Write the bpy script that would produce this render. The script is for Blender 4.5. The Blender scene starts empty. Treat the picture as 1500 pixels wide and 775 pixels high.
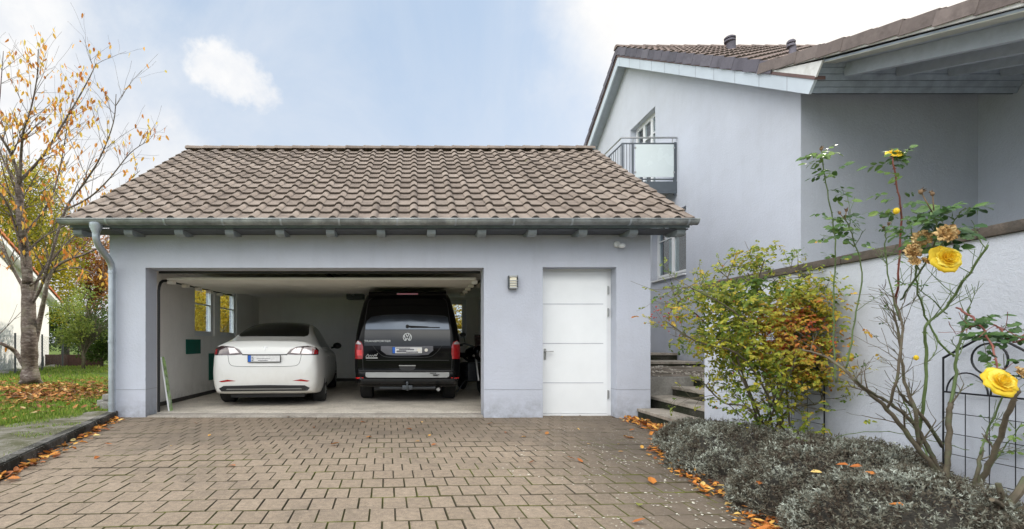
import bpy, bmesh, math, random
from mathutils import Vector, Matrix, Euler
from mathutils.geometry import tessellate_polygon
from mathutils.bvhtree import BVHTree
from mathutils import noise as mnoise

random.seed(7)
SC = bpy.context.scene
COL = SC.collection
R = math.radians
PI = math.pi
V = Vector

# ---------------------------------------------------------------- survey helper: a point seen at (px, py) in the photo, standing Y metres away
F, CX, CY, EYE = 725.0, 607.0, 502.0, 1.12
def at(px, py, Y):
    return V(((px - CX) / F * Y, Y, EYE + (CY - py) / F * Y))

# ---------------------------------------------------------------- materials
def new_mat(name):
    m = bpy.data.materials.new(name); m.use_nodes = True
    nt = m.node_tree; nt.nodes.clear()
    out = nt.nodes.new('ShaderNodeOutputMaterial')
    return m, nt, out
def N(nt, t, **kw):
    n = nt.nodes.new(t)
    for k, v in kw.items():
        if k.startswith('i_'):
            n.inputs[k[2:].replace('_', ' ')].default_value = v
        else: setattr(n, k, v)
    return n
def L(nt, a, b): nt.links.new(a, b)
def rgba(c): return (c[0], c[1], c[2], 1.0)
def noise(nt, co, scale, detail=4, rough=.55, dist=0.0):
    n = N(nt, 'ShaderNodeTexNoise'); n.inputs['Scale'].default_value = scale
    n.inputs['Detail'].default_value = detail; n.inputs['Roughness'].default_value = rough
    n.inputs['Distortion'].default_value = dist
    L(nt, co, n.inputs['Vector']); return n.outputs['Fac']
def ramp(nt, fac, stops, interp='LINEAR'):
    r = N(nt, 'ShaderNodeValToRGB'); cr = r.color_ramp; cr.interpolation = interp
    while len(cr.elements) < len(stops): cr.elements.new(.5)
    for e, (p, c) in zip(cr.elements, stops):
        e.position = p; e.color = rgba(c) if not isinstance(c, (int, float)) else (c, c, c, 1)
    L(nt, fac, r.inputs['Fac']); return r.outputs['Color']
def mix(nt, fac, a, b, mode='MIX'):
    m = N(nt, 'ShaderNodeMix', data_type='RGBA', blend_type=mode)
    if isinstance(fac, (int, float)): m.inputs[0].default_value = fac
    else: L(nt, fac, m.inputs[0])
    for s, x in ((6, a), (7, b)):
        if isinstance(x, tuple): m.inputs[s].default_value = rgba(x)
        else: L(nt, x, m.inputs[s])
    return m.outputs[2]
def math_(nt, op, a, b=None, c=None, clamp=False):
    m = N(nt, 'ShaderNodeMath', operation=op); m.use_clamp = clamp
    for i, x in enumerate((a, b, c)):
        if x is None: continue
        if isinstance(x, (int, float)): m.inputs[i].default_value = x
        else: L(nt, x, m.inputs[i])
    return m.outputs[0]
def bump(nt, h, strength, dist=.01):
    b = N(nt, 'ShaderNodeBump'); b.inputs['Strength'].default_value = strength
    b.inputs['Distance'].default_value = dist; L(nt, h, b.inputs['Height']); return b.outputs['Normal']
def objco(nt): return N(nt, 'ShaderNodeTexCoord').outputs['Object']
def attr(nt, name='rnd'):
    return N(nt, 'ShaderNodeAttribute', attribute_name=name).outputs['Fac']
def pbr(nt, out, col, rough=.6, metal=0.0, normal=None, spec=.5, coat=0.0):
    p = N(nt, 'ShaderNodeBsdfPrincipled')
    if isinstance(col, tuple): p.inputs['Base Color'].default_value = rgba(col)
    else: L(nt, col, p.inputs['Base Color'])
    if isinstance(rough, (int, float)): p.inputs['Roughness'].default_value = rough
    else: L(nt, rough, p.inputs['Roughness'])
    p.inputs['Metallic'].default_value = metal
    p.inputs['Specular IOR Level'].default_value = spec
    p.inputs['Coat Weight'].default_value = coat; p.inputs['Coat Roughness'].default_value = .04
    if normal is not None: L(nt, normal, p.inputs['Normal'])
    L(nt, p.outputs[0], out.inputs['Surface']); return p
def simple(name, c, rough=.6, metal=0.0, var=.15, scale=6, bs=0.0, bscale=60, spec=.5, coat=0.0, dirt=None):
    """painted / plain surface with soft blotches of wear"""
    m, nt, out = new_mat(name); co = objco(nt)
    f = noise(nt, co, scale, 6, .6)
    lo = tuple(x * (1 - var) for x in c); hi = tuple(min(1, x * (1 + var)) for x in c)
    col = ramp(nt, f, [(.3, lo), (.7, hi)])
    if dirt:
        g = noise(nt, co, scale * .37, 8, .7)
        col = mix(nt, ramp(nt, g, [(.5, 0), (.72, 1)]), col, dirt)
    nrm = bump(nt, noise(nt, co, bscale, 4, .6), bs, .01) if bs else None
    rr = math_(nt, 'MULTIPLY_ADD', f, .2, max(0, rough - .1))
    pbr(nt, out, col, rr, metal, nrm, spec, coat)
    return m
def stucco(name, c, warm=(.30, .29, .27), amount=.24, bs=.6, streak=True, streakamt=.26):
    m, nt, out = new_mat(name); co = objco(nt)
    a = noise(nt, co, .55, 5, .6); b = noise(nt, co, 3.1, 6, .65); g = noise(nt, co, 140, 3, .6)
    col = ramp(nt, a, [(.3, tuple(x * .93 for x in c)), (.7, tuple(x * 1.05 for x in c))])
    col = mix(nt, math_(nt, 'MULTIPLY', ramp(nt, b, [(.45, 0), (.8, 1)]), amount * .5), col, warm)
    col = mix(nt, .9, col, ramp(nt, noise(nt, co, 210, 2, .5), [(.3, .90), (.7, 1.07)]), 'MULTIPLY')
    # splash dirt near the foot of the wall
    sx = N(nt, 'ShaderNodeSeparateXYZ'); L(nt, N(nt, 'ShaderNodeNewGeometry').outputs['Position'], sx.inputs[0])
    foot = N(nt, 'ShaderNodeMapRange'); L(nt, sx.outputs['Z'], foot.inputs[0])
    foot.inputs[1].default_value = .0; foot.inputs[2].default_value = .38; foot.inputs[3].default_value = 1; foot.inputs[4].default_value = 0
    fd = math_(nt, 'MULTIPLY', foot.outputs[0], ramp(nt, noise(nt, co, 7, 7, .7), [(.35, 0), (.75, 1)]))
    col = mix(nt, math_(nt, 'MULTIPLY', fd, .75), col, tuple(x * .45 for x in warm))
    if streak:
        mp = N(nt, 'ShaderNodeMapping'); mp.inputs['Scale'].default_value = (2.6, 2.6, .3); L(nt, co, mp.inputs[0])
        s = noise(nt, mp.outputs[0], 1.6, 6, .7)
        col = mix(nt, math_(nt, 'MULTIPLY', ramp(nt, s, [(.5, 0), (.85, 1)]), streakamt), col, tuple(x * .62 for x in c))
    h = math_(nt, 'ADD', math_(nt, 'MULTIPLY', g, 1.0), math_(nt, 'MULTIPLY', noise(nt, co, 28, 4, .6), 1.6))
    pbr(nt, out, col, .88, 0, bump(nt, h, bs, .006), .25)
    return m
def leafy(name, stops, trans=.35, rough=.55, patch=0.0, pscale=1.5, pcol=(.05, .09, .02), spec=.35):
    m, nt, out = new_mat(name)
    f = attr(nt); col = ramp(nt, f, stops)
    if patch:
        g = noise(nt, objco(nt), pscale, 3, .5)
        col = mix(nt, math_(nt, 'MULTIPLY', ramp(nt, g, [(.42, 0), (.62, 1)]), patch), col, pcol)
    p = N(nt, 'ShaderNodeBsdfPrincipled'); L(nt, col, p.inputs['Base Color'])
    p.inputs['Roughness'].default_value = rough; p.inputs['Specular IOR Level'].default_value = spec
    t = N(nt, 'ShaderNodeBsdfTranslucent'); L(nt, col, t.inputs['Color'])
    mx = N(nt, 'ShaderNodeMixShader'); mx.inputs[0].default_value = trans
    L(nt, p.outputs[0], mx.inputs[1]); L(nt, t.outputs[0], mx.inputs[2]); L(nt, mx.outputs[0], out.inputs['Surface'])
    return m
def glassy(name, tint=(.9, .95, .97), refl=.9, ior=1.5, rough=0.0):
    m, nt, out = new_mat(name)
    t = N(nt, 'ShaderNodeBsdfTransparent'); t.inputs[0].default_value = rgba(tint)
    g = N(nt, 'ShaderNodeBsdfGlossy'); g.inputs['Roughness'].default_value = rough; g.inputs['Color'].default_value = (refl, refl, refl, 1)
    fr = N(nt, 'ShaderNodeLayerWeight'); fc_ = math_(nt, 'MULTIPLY_ADD', math_(nt, 'POWER', fr.outputs['Facing'], 4.0), .55, .05)
    mx = N(nt, 'ShaderNodeMixShader'); L(nt, fc_, mx.inputs[0])
    L(nt, t.outputs[0], mx.inputs[1]); L(nt, g.outputs[0], mx.inputs[2]); L(nt, mx.outputs[0], out.inputs['Surface'])
    return m

M = {}
M['wall'] = stucco('render_bluegrey', (.495, .52, .59))
M['wall_light'] = stucco('render_pale', (.565, .59, .655), streakamt=.16)
M['wall_porch'] = stucco('render_porch', (.50, .53, .59))
M['plinth'] = stucco('plinth', (.475, .50, .57), bs=.2)
M['inner'] = stucco('garage_inner_render', (.87, .85, .82), warm=(.5, .47, .42), bs=.15)
M['white_house'] = stucco('white_render', (.80, .79, .77), bs=.1)
M['seam'] = simple('seam_dark', (.30, .31, .34), .8)
M['zinc'] = simple('zinc', (.25, .265, .27), .5, .35, .35, 5, .1, 30, dirt=(.52, .55, .55))
M['zinc_pipe'] = simple('zinc_pipe', (.42, .46, .50), .38, .6, .12, 9)
M['fascia'] = simple('painted_fascia', (.42, .50, .56), .5, 0, .08, 2)
M['barge'] = simple('barge_paint', (.54, .60, .66), .45, 0, .06, 2)
M['rafter'] = simple('rafter_paint', (.20, .25, .29), .6, 0, .2, 8, .1, 40)
M['tail'] = simple('tail_paint', (.25, .28, .30), .6, 0, .2, 8, .1, 40)
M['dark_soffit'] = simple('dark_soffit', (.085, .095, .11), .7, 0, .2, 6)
M['rafter_pale'] = simple('rafter_paint_pale', (.37, .41, .46), .6, 0, .1, 8, .1, 40)
M['boards'] = simple('soffit_boards', (.30, .345, .40), .65, 0, .2, 6, .1, 50)
M['soffit_light'] = simple('soffit_light', (.42, .43, .38), .7, 0, .15, 4)
M['copper'] = simple('copper_flashing', (.16, .10, .09), .55, .3, .2, 5)
M['whiteflash'] = simple('white_flashing', (.68, .68, .66), .6, 0, .12, 5, dirt=(.45, .44, .40))
M['white_door'] = simple('white_door_paint', (.80, .82, .83), .45, 0, .03, 3)
M['white_frame'] = simple('white_window_frame', (.78, .79, .80), .4, 0, .03, 3)
M['groove'] = simple('door_groove', (.36, .36, .42), .7)
M['steel'] = simple('brushed_steel', (.45, .45, .44), .35, .9, .1, 20)
M['darkmetal'] = simple('dark_metal', (.085, .095, .105), .45, .5, .1, 20)
M['balc'] = simple('balcony_grey_paint', (.10, .115, .13), .45, .2, .1, 9)
M['black'] = simple('black_plastic', (.018, .018, .019), .5, 0, .2, 10)
M['rubber'] = simple('tyre_rubber', (.022, .022, .022), .85, 0, .25, 30, .2, 90)
M['glass'] = glassy('window_glass')
M['milk'] = simple('frosted_glass', (.64, .70, .70), .25, 0, .03, 2, coat=.4)
M['interior_dark'] = simple('room_interior', (.10, .045, .03), .9, 0, .5, 3)
M['gate_panel'] = simple('gate_panel_inner', (.80, .77, .69), .55, 0, .06, 2)
M['green_board'] = simple('green_board', (.0, .125, .085), .6, 0, .15, 4)
M['cap'] = simple('coping_stone', (.10, .08, .065), .9, 0, .35, 12, .6, 60, dirt=(.05, .05, .045))
M['skirting'] = simple('skirting_dark', (.05, .045, .04), .8, 0, .3, 6)
M['bark_cherry'] = simple('cherry_bark', (.14, .115, .10), .85, 0, .45, 14, .6, 60, dirt=(.30, .28, .26))
def mat_bark():
    m, nt, out = new_mat('cherry_bark_rough'); co = objco(nt)
    mp = N(nt, 'ShaderNodeMapping'); mp.inputs['Scale'].default_value = (7, 7, 22); L(nt, co, mp.inputs[0])
    a = noise(nt, mp.outputs[0], 1.0, 8, .75, .4); b = noise(nt, co, 3.0, 5, .6)
    col = ramp(nt, a, [(.32, (.035, .028, .024)), (.5, (.13, .10, .085)), (.68, (.30, .27, .24))])
    col = mix(nt, ramp(nt, b, [(.5, 0), (.7, .6)]), col, (.20, .19, .13))
    pbr(nt, out, col, .9, 0, bump(nt, a, 1.0, .03), .2); return m
M['bark_cherry'] = mat_bark()
M['bark_dark'] = simple('dark_bark', (.09, .07, .055), .9, 0, .3, 14, .4, 60)
M['cane'] = simple('rose_cane_brown', (.115, .092, .062), .75, 0, .35, 25, .3, 120, dirt=(.10, .13, .06))
M['cane_green'] = simple('rose_cane_green', (.11, .16, .055), .6, 0, .3, 25)
M['cane_red'] = simple('rose_cane_red', (.22, .07, .05), .6, 0, .3, 25)
M['iron'] = simple('trellis_iron', (.02, .021, .024), .5, .5, .2, 20)
M['chrome'] = simple('chrome', (.75, .75, .75), .12, 1, .02, 9)
M['soil'] = simple('bed_soil', (.06, .043, .03), .95, 0, .5, 18, .8, 50)

def mat_tile(name, c0, c1, c2, moss=True, lich=.5):
    m, nt, out = new_mat(name); co = objco(nt); a = attr(nt)
    col = ramp(nt, a, [(0, c0), (.5, c1), (1, c2)])
    b = noise(nt, co, 9, 8, .75)
    col = mix(nt, math_(nt, 'MULTIPLY', ramp(nt, b, [(.47, 0), (.68, 1)]), lich), col, tuple(x * 1.55 for x in c1))
    d = noise(nt, co, 3.3, 8, .7)
    col = mix(nt, math_(nt, 'MULTIPLY', ramp(nt, d, [(.5, 0), (.75, 1)]), .6), col, tuple(x * .38 for x in c0))
    if moss:
        g = noise(nt, co, 5.2, 3, .5)
        col = mix(nt, ramp(nt, g, [(.725, 0), (.76, 1)]), col, (.09, .11, .015))
    pbr(nt, out, col, .85, 0, bump(nt, noise(nt, co, 70, 5, .7), .5, .006), .3)
    return m
M['tile'] = mat_tile('concrete_roof_tile', (.165, .130, .106), (.235, .188, .155), (.31, .254, .212))
M['tile_edge_shade'] = simple('tile_front_shade', (.085, .068, .056), .9, 0, .3, 12)  # dark front faces: overhang shadow between tile rows put into the colour
M['tile_house'] = mat_tile('house_roof_tile', (.15, .115, .105), (.20, .15, .13), (.25, .19, .165), moss=False)
M['tile_slate'] = mat_tile('verge_tile', (.10, .095, .115), (.135, .125, .15), (.17, .16, .185), moss=False, lich=.2)
M['tile_red'] = mat_tile('verge_tile_red', (.15, .12, .112), (.20, .165, .152), (.26, .21, .195), moss=False, lich=.3)

def mat_paver():
    m, nt, out = new_mat('concrete_paver'); co = objco(nt); a = attr(nt)
    col = ramp(nt, a, [(0, (.215, .163, .115)), (.5, (.29, .222, .158)), (1, (.385, .300, .220))])
    fine = noise(nt, co, 260, 3, .7)
    col = mix(nt, .7, col, ramp(nt, fine, [(.3, (.13, .098, .068)), (.5, (.285, .218, .155)), (.72, (.56, .455, .345))]), 'MIX')
    mid = noise(nt, co, 22, 5, .7)
    col = mix(nt, .85, col, ramp(nt, mid, [(.3, .66), (.7, 1.25)]), 'MULTIPLY')
    sx = N(nt, 'ShaderNodeSeparateXYZ'); L(nt, co, sx.inputs[0])
    big = noise(nt, co, .75, 6, .65)
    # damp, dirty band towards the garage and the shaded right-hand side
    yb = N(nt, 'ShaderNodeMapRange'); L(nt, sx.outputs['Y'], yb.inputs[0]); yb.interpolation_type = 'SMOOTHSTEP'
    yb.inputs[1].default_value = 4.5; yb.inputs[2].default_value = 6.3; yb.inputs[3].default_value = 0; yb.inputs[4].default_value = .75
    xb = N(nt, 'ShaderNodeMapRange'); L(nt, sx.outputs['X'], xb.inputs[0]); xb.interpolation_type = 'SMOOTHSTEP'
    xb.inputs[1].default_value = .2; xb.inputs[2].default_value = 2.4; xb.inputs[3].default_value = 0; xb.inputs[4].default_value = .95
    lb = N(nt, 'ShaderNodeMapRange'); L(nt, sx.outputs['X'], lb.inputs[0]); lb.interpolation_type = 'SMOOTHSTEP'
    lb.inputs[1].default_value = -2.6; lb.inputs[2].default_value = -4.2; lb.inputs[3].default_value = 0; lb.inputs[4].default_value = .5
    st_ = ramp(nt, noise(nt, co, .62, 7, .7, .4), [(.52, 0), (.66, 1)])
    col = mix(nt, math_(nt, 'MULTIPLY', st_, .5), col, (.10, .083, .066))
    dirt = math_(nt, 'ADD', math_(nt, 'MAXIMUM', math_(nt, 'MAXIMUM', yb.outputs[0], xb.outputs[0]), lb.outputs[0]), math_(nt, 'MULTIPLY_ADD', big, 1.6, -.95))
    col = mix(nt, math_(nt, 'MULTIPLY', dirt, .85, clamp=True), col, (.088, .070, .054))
    # pale specks, mostly on the right
    vo = N(nt, 'ShaderNodeTexVoronoi'); vo.inputs['Scale'].default_value = 26; L(nt, co, vo.inputs['Vector'])
    sp = ramp(nt, vo.outputs['Distance'], [(.17, 1), (.22, 0)])
    msk = math_(nt, 'MULTIPLY', ramp(nt, noise(nt, co, 1.7, 4, .6), [(.42, 0), (.58, 1)]),
                ramp(nt, math_(nt, 'MULTIPLY', sx.outputs['X'], .3), [(.18, .0), (.6, 1)]))
    cut = ramp(nt, noise(nt, co, 38, 2, .5), [(.46, 0), (.5, 1)])
    col = mix(nt, math_(nt, 'MULTIPLY', math_(nt, 'MULTIPLY', sp, msk), cut), col, (.58, .55, .50))
    h = math_(nt, 'ADD', math_(nt, 'MULTIPLY', fine, .8), mid)
    pbr(nt, out, col, .86, 0, bump(nt, h, .45, .004), .3)
    return m
M['paver'] = mat_paver()
def mat_edge():
    m, nt, out = new_mat('paver_edge'); co = objco(nt)
    g = noise(nt, co, 1.3, 5, .6)
    col = ramp(nt, g, [(.40, (.085, .068, .05)), (.52, (.095, .085, .04)), (.64, (.13, .14, .03))])
    sx = N(nt, 'ShaderNodeSeparateXYZ'); L(nt, co, sx.inputs[0])
    yb = N(nt, 'ShaderNodeMapRange'); L(nt, sx.outputs['Y'], yb.inputs[0]); yb.inputs[1].default_value = 4.2; yb.inputs[2].default_value = 6.0
    col = mix(nt, math_(nt, 'MULTIPLY', yb.outputs[0], .8), col, (.115, .098, .078))
    pbr(nt, out, col, .95, 0, None, .2); return m
M['paver_edge'] = mat_edge()
def mat_joint():
    m, nt, out = new_mat('mossy_joint_sand'); co = objco(nt)
    g = noise(nt, co, 1.1, 5, .6)
    col = ramp(nt, g, [(.40, (.035, .028, .02)), (.52, (.07, .075, .015)), (.65, (.13, .15, .02))])
    col = mix(nt, noise(nt, co, 60, 3, .6), col, (.03, .022, .015))
    sx = N(nt, 'ShaderNodeSeparateXYZ'); L(nt, co, sx.inputs[0])
    yb = N(nt, 'ShaderNodeMapRange'); L(nt, sx.outputs['Y'], yb.inputs[0]); yb.inputs[1].default_value = 4.2; yb.inputs[2].default_value = 6.0
    col = mix(nt, math_(nt, 'MULTIPLY', yb.outputs[0], .8), col, (.10, .085, .068))
    pbr(nt, out, col, .95, 0, bump(nt, noise(nt, co, 80, 4, .7), .8, .01), .2)
    return m
M['joint'] = mat_joint()
def mat_concrete(name, c, moss=(.05, .05, .03), amt=.5, spot=0.0, lo=.45, hi=.7):
    m, nt, out = new_mat(name); co = objco(nt)
    f = noise(nt, co, 30, 7, .75)
    col = ramp(nt, f, [(.3, tuple(x * .7 for x in c)), (.7, tuple(x * 1.25 for x in c))])
    g = noise(nt, co, 2.4, 8, .72)
    col = mix(nt, math_(nt, 'MULTIPLY', ramp(nt, g, [(lo, 0), (hi, 1)]), amt), col, moss)
    if spot:
        vo = N(nt, 'ShaderNodeTexVoronoi'); vo.inputs['Scale'].default_value = 34; L(nt, co, vo.inputs['Vector'])
        s = math_(nt, 'MULTIPLY', ramp(nt, vo.outputs['Distance'], [(.12, 1), (.22, 0)]), ramp(nt, noise(nt, co, 4, 4), [(.45, 0), (.55, 1)]))
        col = mix(nt, math_(nt, 'MULTIPLY', s, spot), col, (.50, .49, .45))
    pbr(nt, out, col, .92, 0, bump(nt, f, .6, .008), .25)
    return m
M['floor'] = mat_concrete('garage_floor_concrete', (.58, .53, .46), (.25, .22, .18), .6)
M['sillslab'] = mat_concrete('threshold_concrete', (.36, .33, .29), (.16, .14, .12), .7)
M['kerb'] = mat_concrete('kerb_concrete', (.17, .16, .145), (.035, .033, .025), .95, .9, .35, .55)
M['slab'] = mat_concrete('mossy_slab', (.26, .235, .20), (.075, .075, .03), .9, .8, .38, .58)
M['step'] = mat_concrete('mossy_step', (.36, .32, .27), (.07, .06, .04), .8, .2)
M['riser'] = mat_concrete('dark_riser', (.06, .055, .045), (.016, .02, .009), .95, .15, .35, .55)  # risers coloured much darker than the treads, with near-black blotches
M['cheek'] = mat_concrete('cheek_concrete', (.25, .24, .22), (.10, .095, .08), .8)
M['gravel'] = mat_concrete('gravel', (.25, .21, .17), (.07, .055, .035), .9, .9, .4, .6)

M['terrace'] = mat_concrete('terrace_paving', (.42, .40, .37), (.25, .23, .20), .4)
def mat_grass():
    m, nt, out = new_mat('lawn_soil_green'); co = objco(nt)
    g = noise(nt, co, 1.3, 6, .65)
    col = ramp(nt, g, [(.3, (.09, .15, .02)), (.7, (.20, .30, .035))])
    col = mix(nt, noise(nt, co, 40, 4, .7), col, (.06, .075, .02))
    pbr(nt, out, col, .95, 0, bump(nt, noise(nt, co, 45, 4, .7), .8, .02), .2)
    return m
M['lawn'] = mat_grass()
M['blade'] = leafy('grass_blade', [(0, (.09, .15, .02)), (.6, (.21, .33, .04)), (.88, (.32, .38, .06)), (1, (.38, .30, .13))], .35)
LEAF_ORANGE = [(0, (.42, .14, .03)), (.3, (.62, .26, .05)), (.65, (.72, .42, .07)), (1, (.68, .54, .10))]
M['leaf_cherry'] = leafy('cherry_autumn_leaf', LEAF_ORANGE, .45)
M['leaf_litter'] = leafy('fallen_leaf', [(0, (.13, .05, .02)), (.35, (.30, .12, .035)), (.7, (.50, .21, .05)), (.92, (.62, .36, .10)), (1, (.55, .45, .25))], .15)
M['leaf_bright'] = leafy('fallen_leaf_bright', [(0, (.20, .07, .025)), (.3, (.44, .14, .03)), (.6, (.66, .26, .04)), (.85, (.74, .40, .08)), (1, (.66, .52, .20))], .15)
M['leaf_yellowgreen'] = leafy('yellow_green_leaf', [(0, (.14, .17, .02)), (.4, (.34, .34, .03)), (.75, (.58, .46, .04)), (1, (.72, .50, .05))], .5, patch=.4, pscale=.5, pcol=(.10, .15, .02))
M['leaf_yellow'] = leafy('yellow_leaf', [(0, (.22, .20, .02)), (.4, (.50, .38, .03)), (.8, (.70, .50, .04)), (1, (.62, .30, .03))], .45)
M['leaf_brown'] = leafy('russet_leaf', [(0, (.20, .08, .025)), (.5, (.42, .18, .04)), (.85, (.56, .28, .06)), (1, (.52, .40, .10))], .5)
M['leaf_green'] = leafy('green_leaf', [(0, (.035, .07, .012)), (.6, (.09, .16, .02)), (1, (.18, .24, .04))], .35)
M['leaf_pale'] = leafy('pale_green_leaf', [(0, (.12, .18, .04)), (.6, (.28, .36, .08)), (1, (.46, .46, .10))], .45)
M['leaf_conifer'] = leafy('dark_leaf', [(0, (.012, .028, .008)), (1, (.04, .075, .018))], .15)
M['leaf_shrub'] = leafy('rose_shrub_leaf', [(0, (.035, .085, .015)), (.22, (.09, .17, .022)), (.40, (.22, .28, .03)), (.58, (.46, .44, .045)), (.80, (.62, .40, .05)), (.90, (.62, .22, .04)), (1, (.45, .09, .04))], .4, .5, patch=.55, pscale=9, pcol=(.06, .11, .018))
M['leaf_rose'] = leafy('rose_leaf', [(0, (.03, .075, .02)), (.6, (.075, .15, .03)), (1, (.17, .26, .05))], .25, .4, spec=.5)
M['petal'] = leafy('yellow_petal', [(0, (.78, .48, .02)), (.6, (.88, .68, .05)), (1, (.92, .80, .16))], .35, .6)
M['petal_dry'] = leafy('withered_petal', [(0, (.42, .24, .09)), (.5, (.68, .45, .19)), (1, (.80, .64, .34))], .3, .8)
M['lav'] = leafy('lavender_leaf', [(0, (.05, .034, .026)), (.35, (.12, .098, .072)), (.62, (.19, .187, .145)), (.85, (.33, .345, .29)), (1, (.52, .55, .48))], .12, .8, spec=.2)
M['lav_core'] = simple('lavender_core', (.045, .04, .032), .95, 0, .5, 30, .8, 70)
M['hip'] = simple('rose_hip', (.40, .04, .02), .4)
# ---------------------------------------------------------------- mesh builder
class MB:
    def __init__(s, mtx=None):
        s.v = []; s.f = []; s.r = []; s.mi = []; s.m = mtx; s.cur = .5; s.cm = 0
    def add(s, pts, faces):
        o = len(s.v)
        for p in pts: s.v.append(tuple(p))
        for f in faces:
            s.f.append(tuple(i + o for i in f)); s.r.append(s.cur); s.mi.append(s.cm)
    def quad(s, a, b, c, d): s.add([a, b, c, d], [(0, 1, 2, 3)])
    def box(s, x0, x1, y0, y1, z0, z1):
        p = [(x, y, z) for z in (z0, z1) for y in (y0, y1) for x in (x0, x1)]
        s.add(p, [(0, 2, 3, 1), (4, 5, 7, 6), (0, 1, 5, 4), (2, 6, 7, 3), (0, 4, 6, 2), (1, 3, 7, 5)])
    def cbox(s, x0, x1, y0, y1, z0, z1, c=.01):
        """box with chamfered edges"""
        bm = bmesh.new()
        bmesh.ops.create_cube(bm, size=1)
        for v in bm.verts:
            v.co = V((x0 if v.co.x < 0 else x1, y0 if v.co.y < 0 else y1, z0 if v.co.z < 0 else z1))
        bmesh.ops.bevel(bm, geom=bm.edges[:], offset=c, segments=2, affect='EDGES', profile=.6)
        s.addbm(bm)
    def addbm(s, bm):
        bm.verts.index_update()
        s.add([v.co.copy() for v in bm.verts], [[v.index for v in f.verts] for f in bm.faces]); bm.free()
    def prism(s, poly, P, w0, w1):
        """poly of (u, v) swept between w0 and w1; P(u, v, w) gives the point"""
        n = len(poly)
        pts = [P(u, v, w0) for u, v in poly] + [P(u, v, w1) for u, v in poly]
        s.add(pts, [tuple(range(n))[::-1], tuple(range(n, 2 * n))] + [(i, (i + 1) % n, n + (i + 1) % n, n + i) for i in range(n)])
    def holed(s, outer, holes, P, w0, w1):
        loops = [outer] + holes
        tri = tessellate_polygon([[V((u, v, 0)) for u, v in lp] for lp in loops])
        flat = [p for lp in loops for p in lp]; n = len(flat)
        pts = [P(u, v, w0) for u, v in flat] + [P(u, v, w1) for u, v in flat]
        fs = [tuple(t) for t in tri] + [tuple(i + n for i in t)[::-1] for t in tri]
        o = 0
        for lp in loops:
            k = len(lp)
            fs += [(o + i, o + (i + 1) % k, n + o + (i + 1) % k, n + o + i) for i in range(k)]
            o += k
        s.add(pts, fs)
    def tube(s, pts, rad, n=8, cap=True):
        pts = [V(p) for p in pts]
        if not isinstance(rad, (list, tuple)): rad = [rad] * len(pts)
        t0 = (pts[1] - pts[0]).normalized()
        u = t0.orthogonal().normalized(); vs = []; fs = []
        for i, p in enumerate(pts):
            if i == 0: t = t0
            elif i == len(pts) - 1: t = (pts[i] - pts[i - 1]).normalized()
            else: t = ((pts[i + 1] - p).normalized() + (p - pts[i - 1]).normalized())
            if t.length < 1e-6: t = t0
            t.normalize(); u = (u - t * u.dot(t))
            if u.length < 1e-6: u = t.orthogonal()
            u.normalize(); w = t.cross(u)
            for k in range(n):
                a = 2 * PI * k / n; vs.append(p + (u * math.cos(a) + w * math.sin(a)) * rad[i])
        for i in range(len(pts) - 1):
            for k in range(n):
                k2 = (k + 1) % n
                fs.append((i * n + k, i * n + k2, (i + 1) * n + k2, (i + 1) * n + k))
        if cap:
            fs.append(tuple(range(n))[::-1]); fs.append(tuple((len(pts) - 1) * n + k for k in range(n)))
        s.add(vs, fs)
    def lathe(s, prof, c, axis='z', n=24):
        """prof: list of (r, h) rotated about an axis through c"""
        vs = []; fs = []
        for r, h in prof:
            for k in range(n):
                a = 2 * PI * k / n; x, y = r * math.cos(a), r * math.sin(a)
                p = {'z': (x, y, h), 'x': (h, x, y), 'y': (x, h, y)}[axis]
                vs.append((c[0] + p[0], c[1] + p[1], c[2] + p[2]))
        for i in range(len(prof) - 1):
            for k in range(n):
                k2 = (k + 1) % n; fs.append((i * n + k, i * n + k2, (i + 1) * n + k2, (i + 1) * n + k))
        fs.append(tuple(range(n))[::-1]); fs.append(tuple((len(prof) - 1) * n + k for k in range(n)))
        s.add(vs, fs)
    def sphere(s, c, r, seg=10, sc=(1, 1, 1)):
        vs = []; fs = []; h = seg // 2
        for i in range(h + 1):
            th = PI * i / h
            for k in range(seg):
                a = 2 * PI * k / seg
                vs.append((c[0] + r * sc[0] * math.sin(th) * math.cos(a), c[1] + r * sc[1] * math.sin(th) * math.sin(a), c[2] + r * sc[2] * math.cos(th)))
        for i in range(h):
            for k in range(seg):
                k2 = (k + 1) % seg; fs.append((i * seg + k, (i + 1) * seg + k, (i + 1) * seg + k2, i * seg + k2))
        s.add(vs, fs)
    def leaf(s, p, d, up, ln, wd, rnd, fold=.25, droop=.15, fine=False):
        d = d.normalized(); sd = d.cross(up)
        if sd.length < 1e-4: sd = d.orthogonal()
        sd.normalize(); nn = sd.cross(d)
        s.cur = rnd
        if fine:
            l1, l2 = .3, .72
            m1 = p + d * ln * .5 - nn * droop * ln * .3
            tip = p + d * ln - nn * droop * ln
            pts = [p, p + d * ln * l1 + sd * wd * .5 + nn * fold * wd * .4, p + d * ln * l2 + sd * wd * .38 + nn * fold * wd * .3 - nn * droop * ln * .6,
                   tip, p + d * ln * l2 - sd * wd * .38 + nn * fold * wd * .3 - nn * droop * ln * .6, p + d * ln * l1 - sd * wd * .5 + nn * fold * wd * .4, m1]
            s.add(pts, [(0, 1, 6), (1, 2, 6), (2, 3, 6), (0, 6, 5), (5, 6, 4), (4, 6, 3)])
        else:
            m = p + d * ln * .45
            s.add([p, m + sd * wd * .5 + nn * fold * wd, p + d * ln - nn * droop * ln, m - sd * wd * .5 + nn * fold * wd], [(0, 1, 2), (0, 2, 3)])
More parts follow.
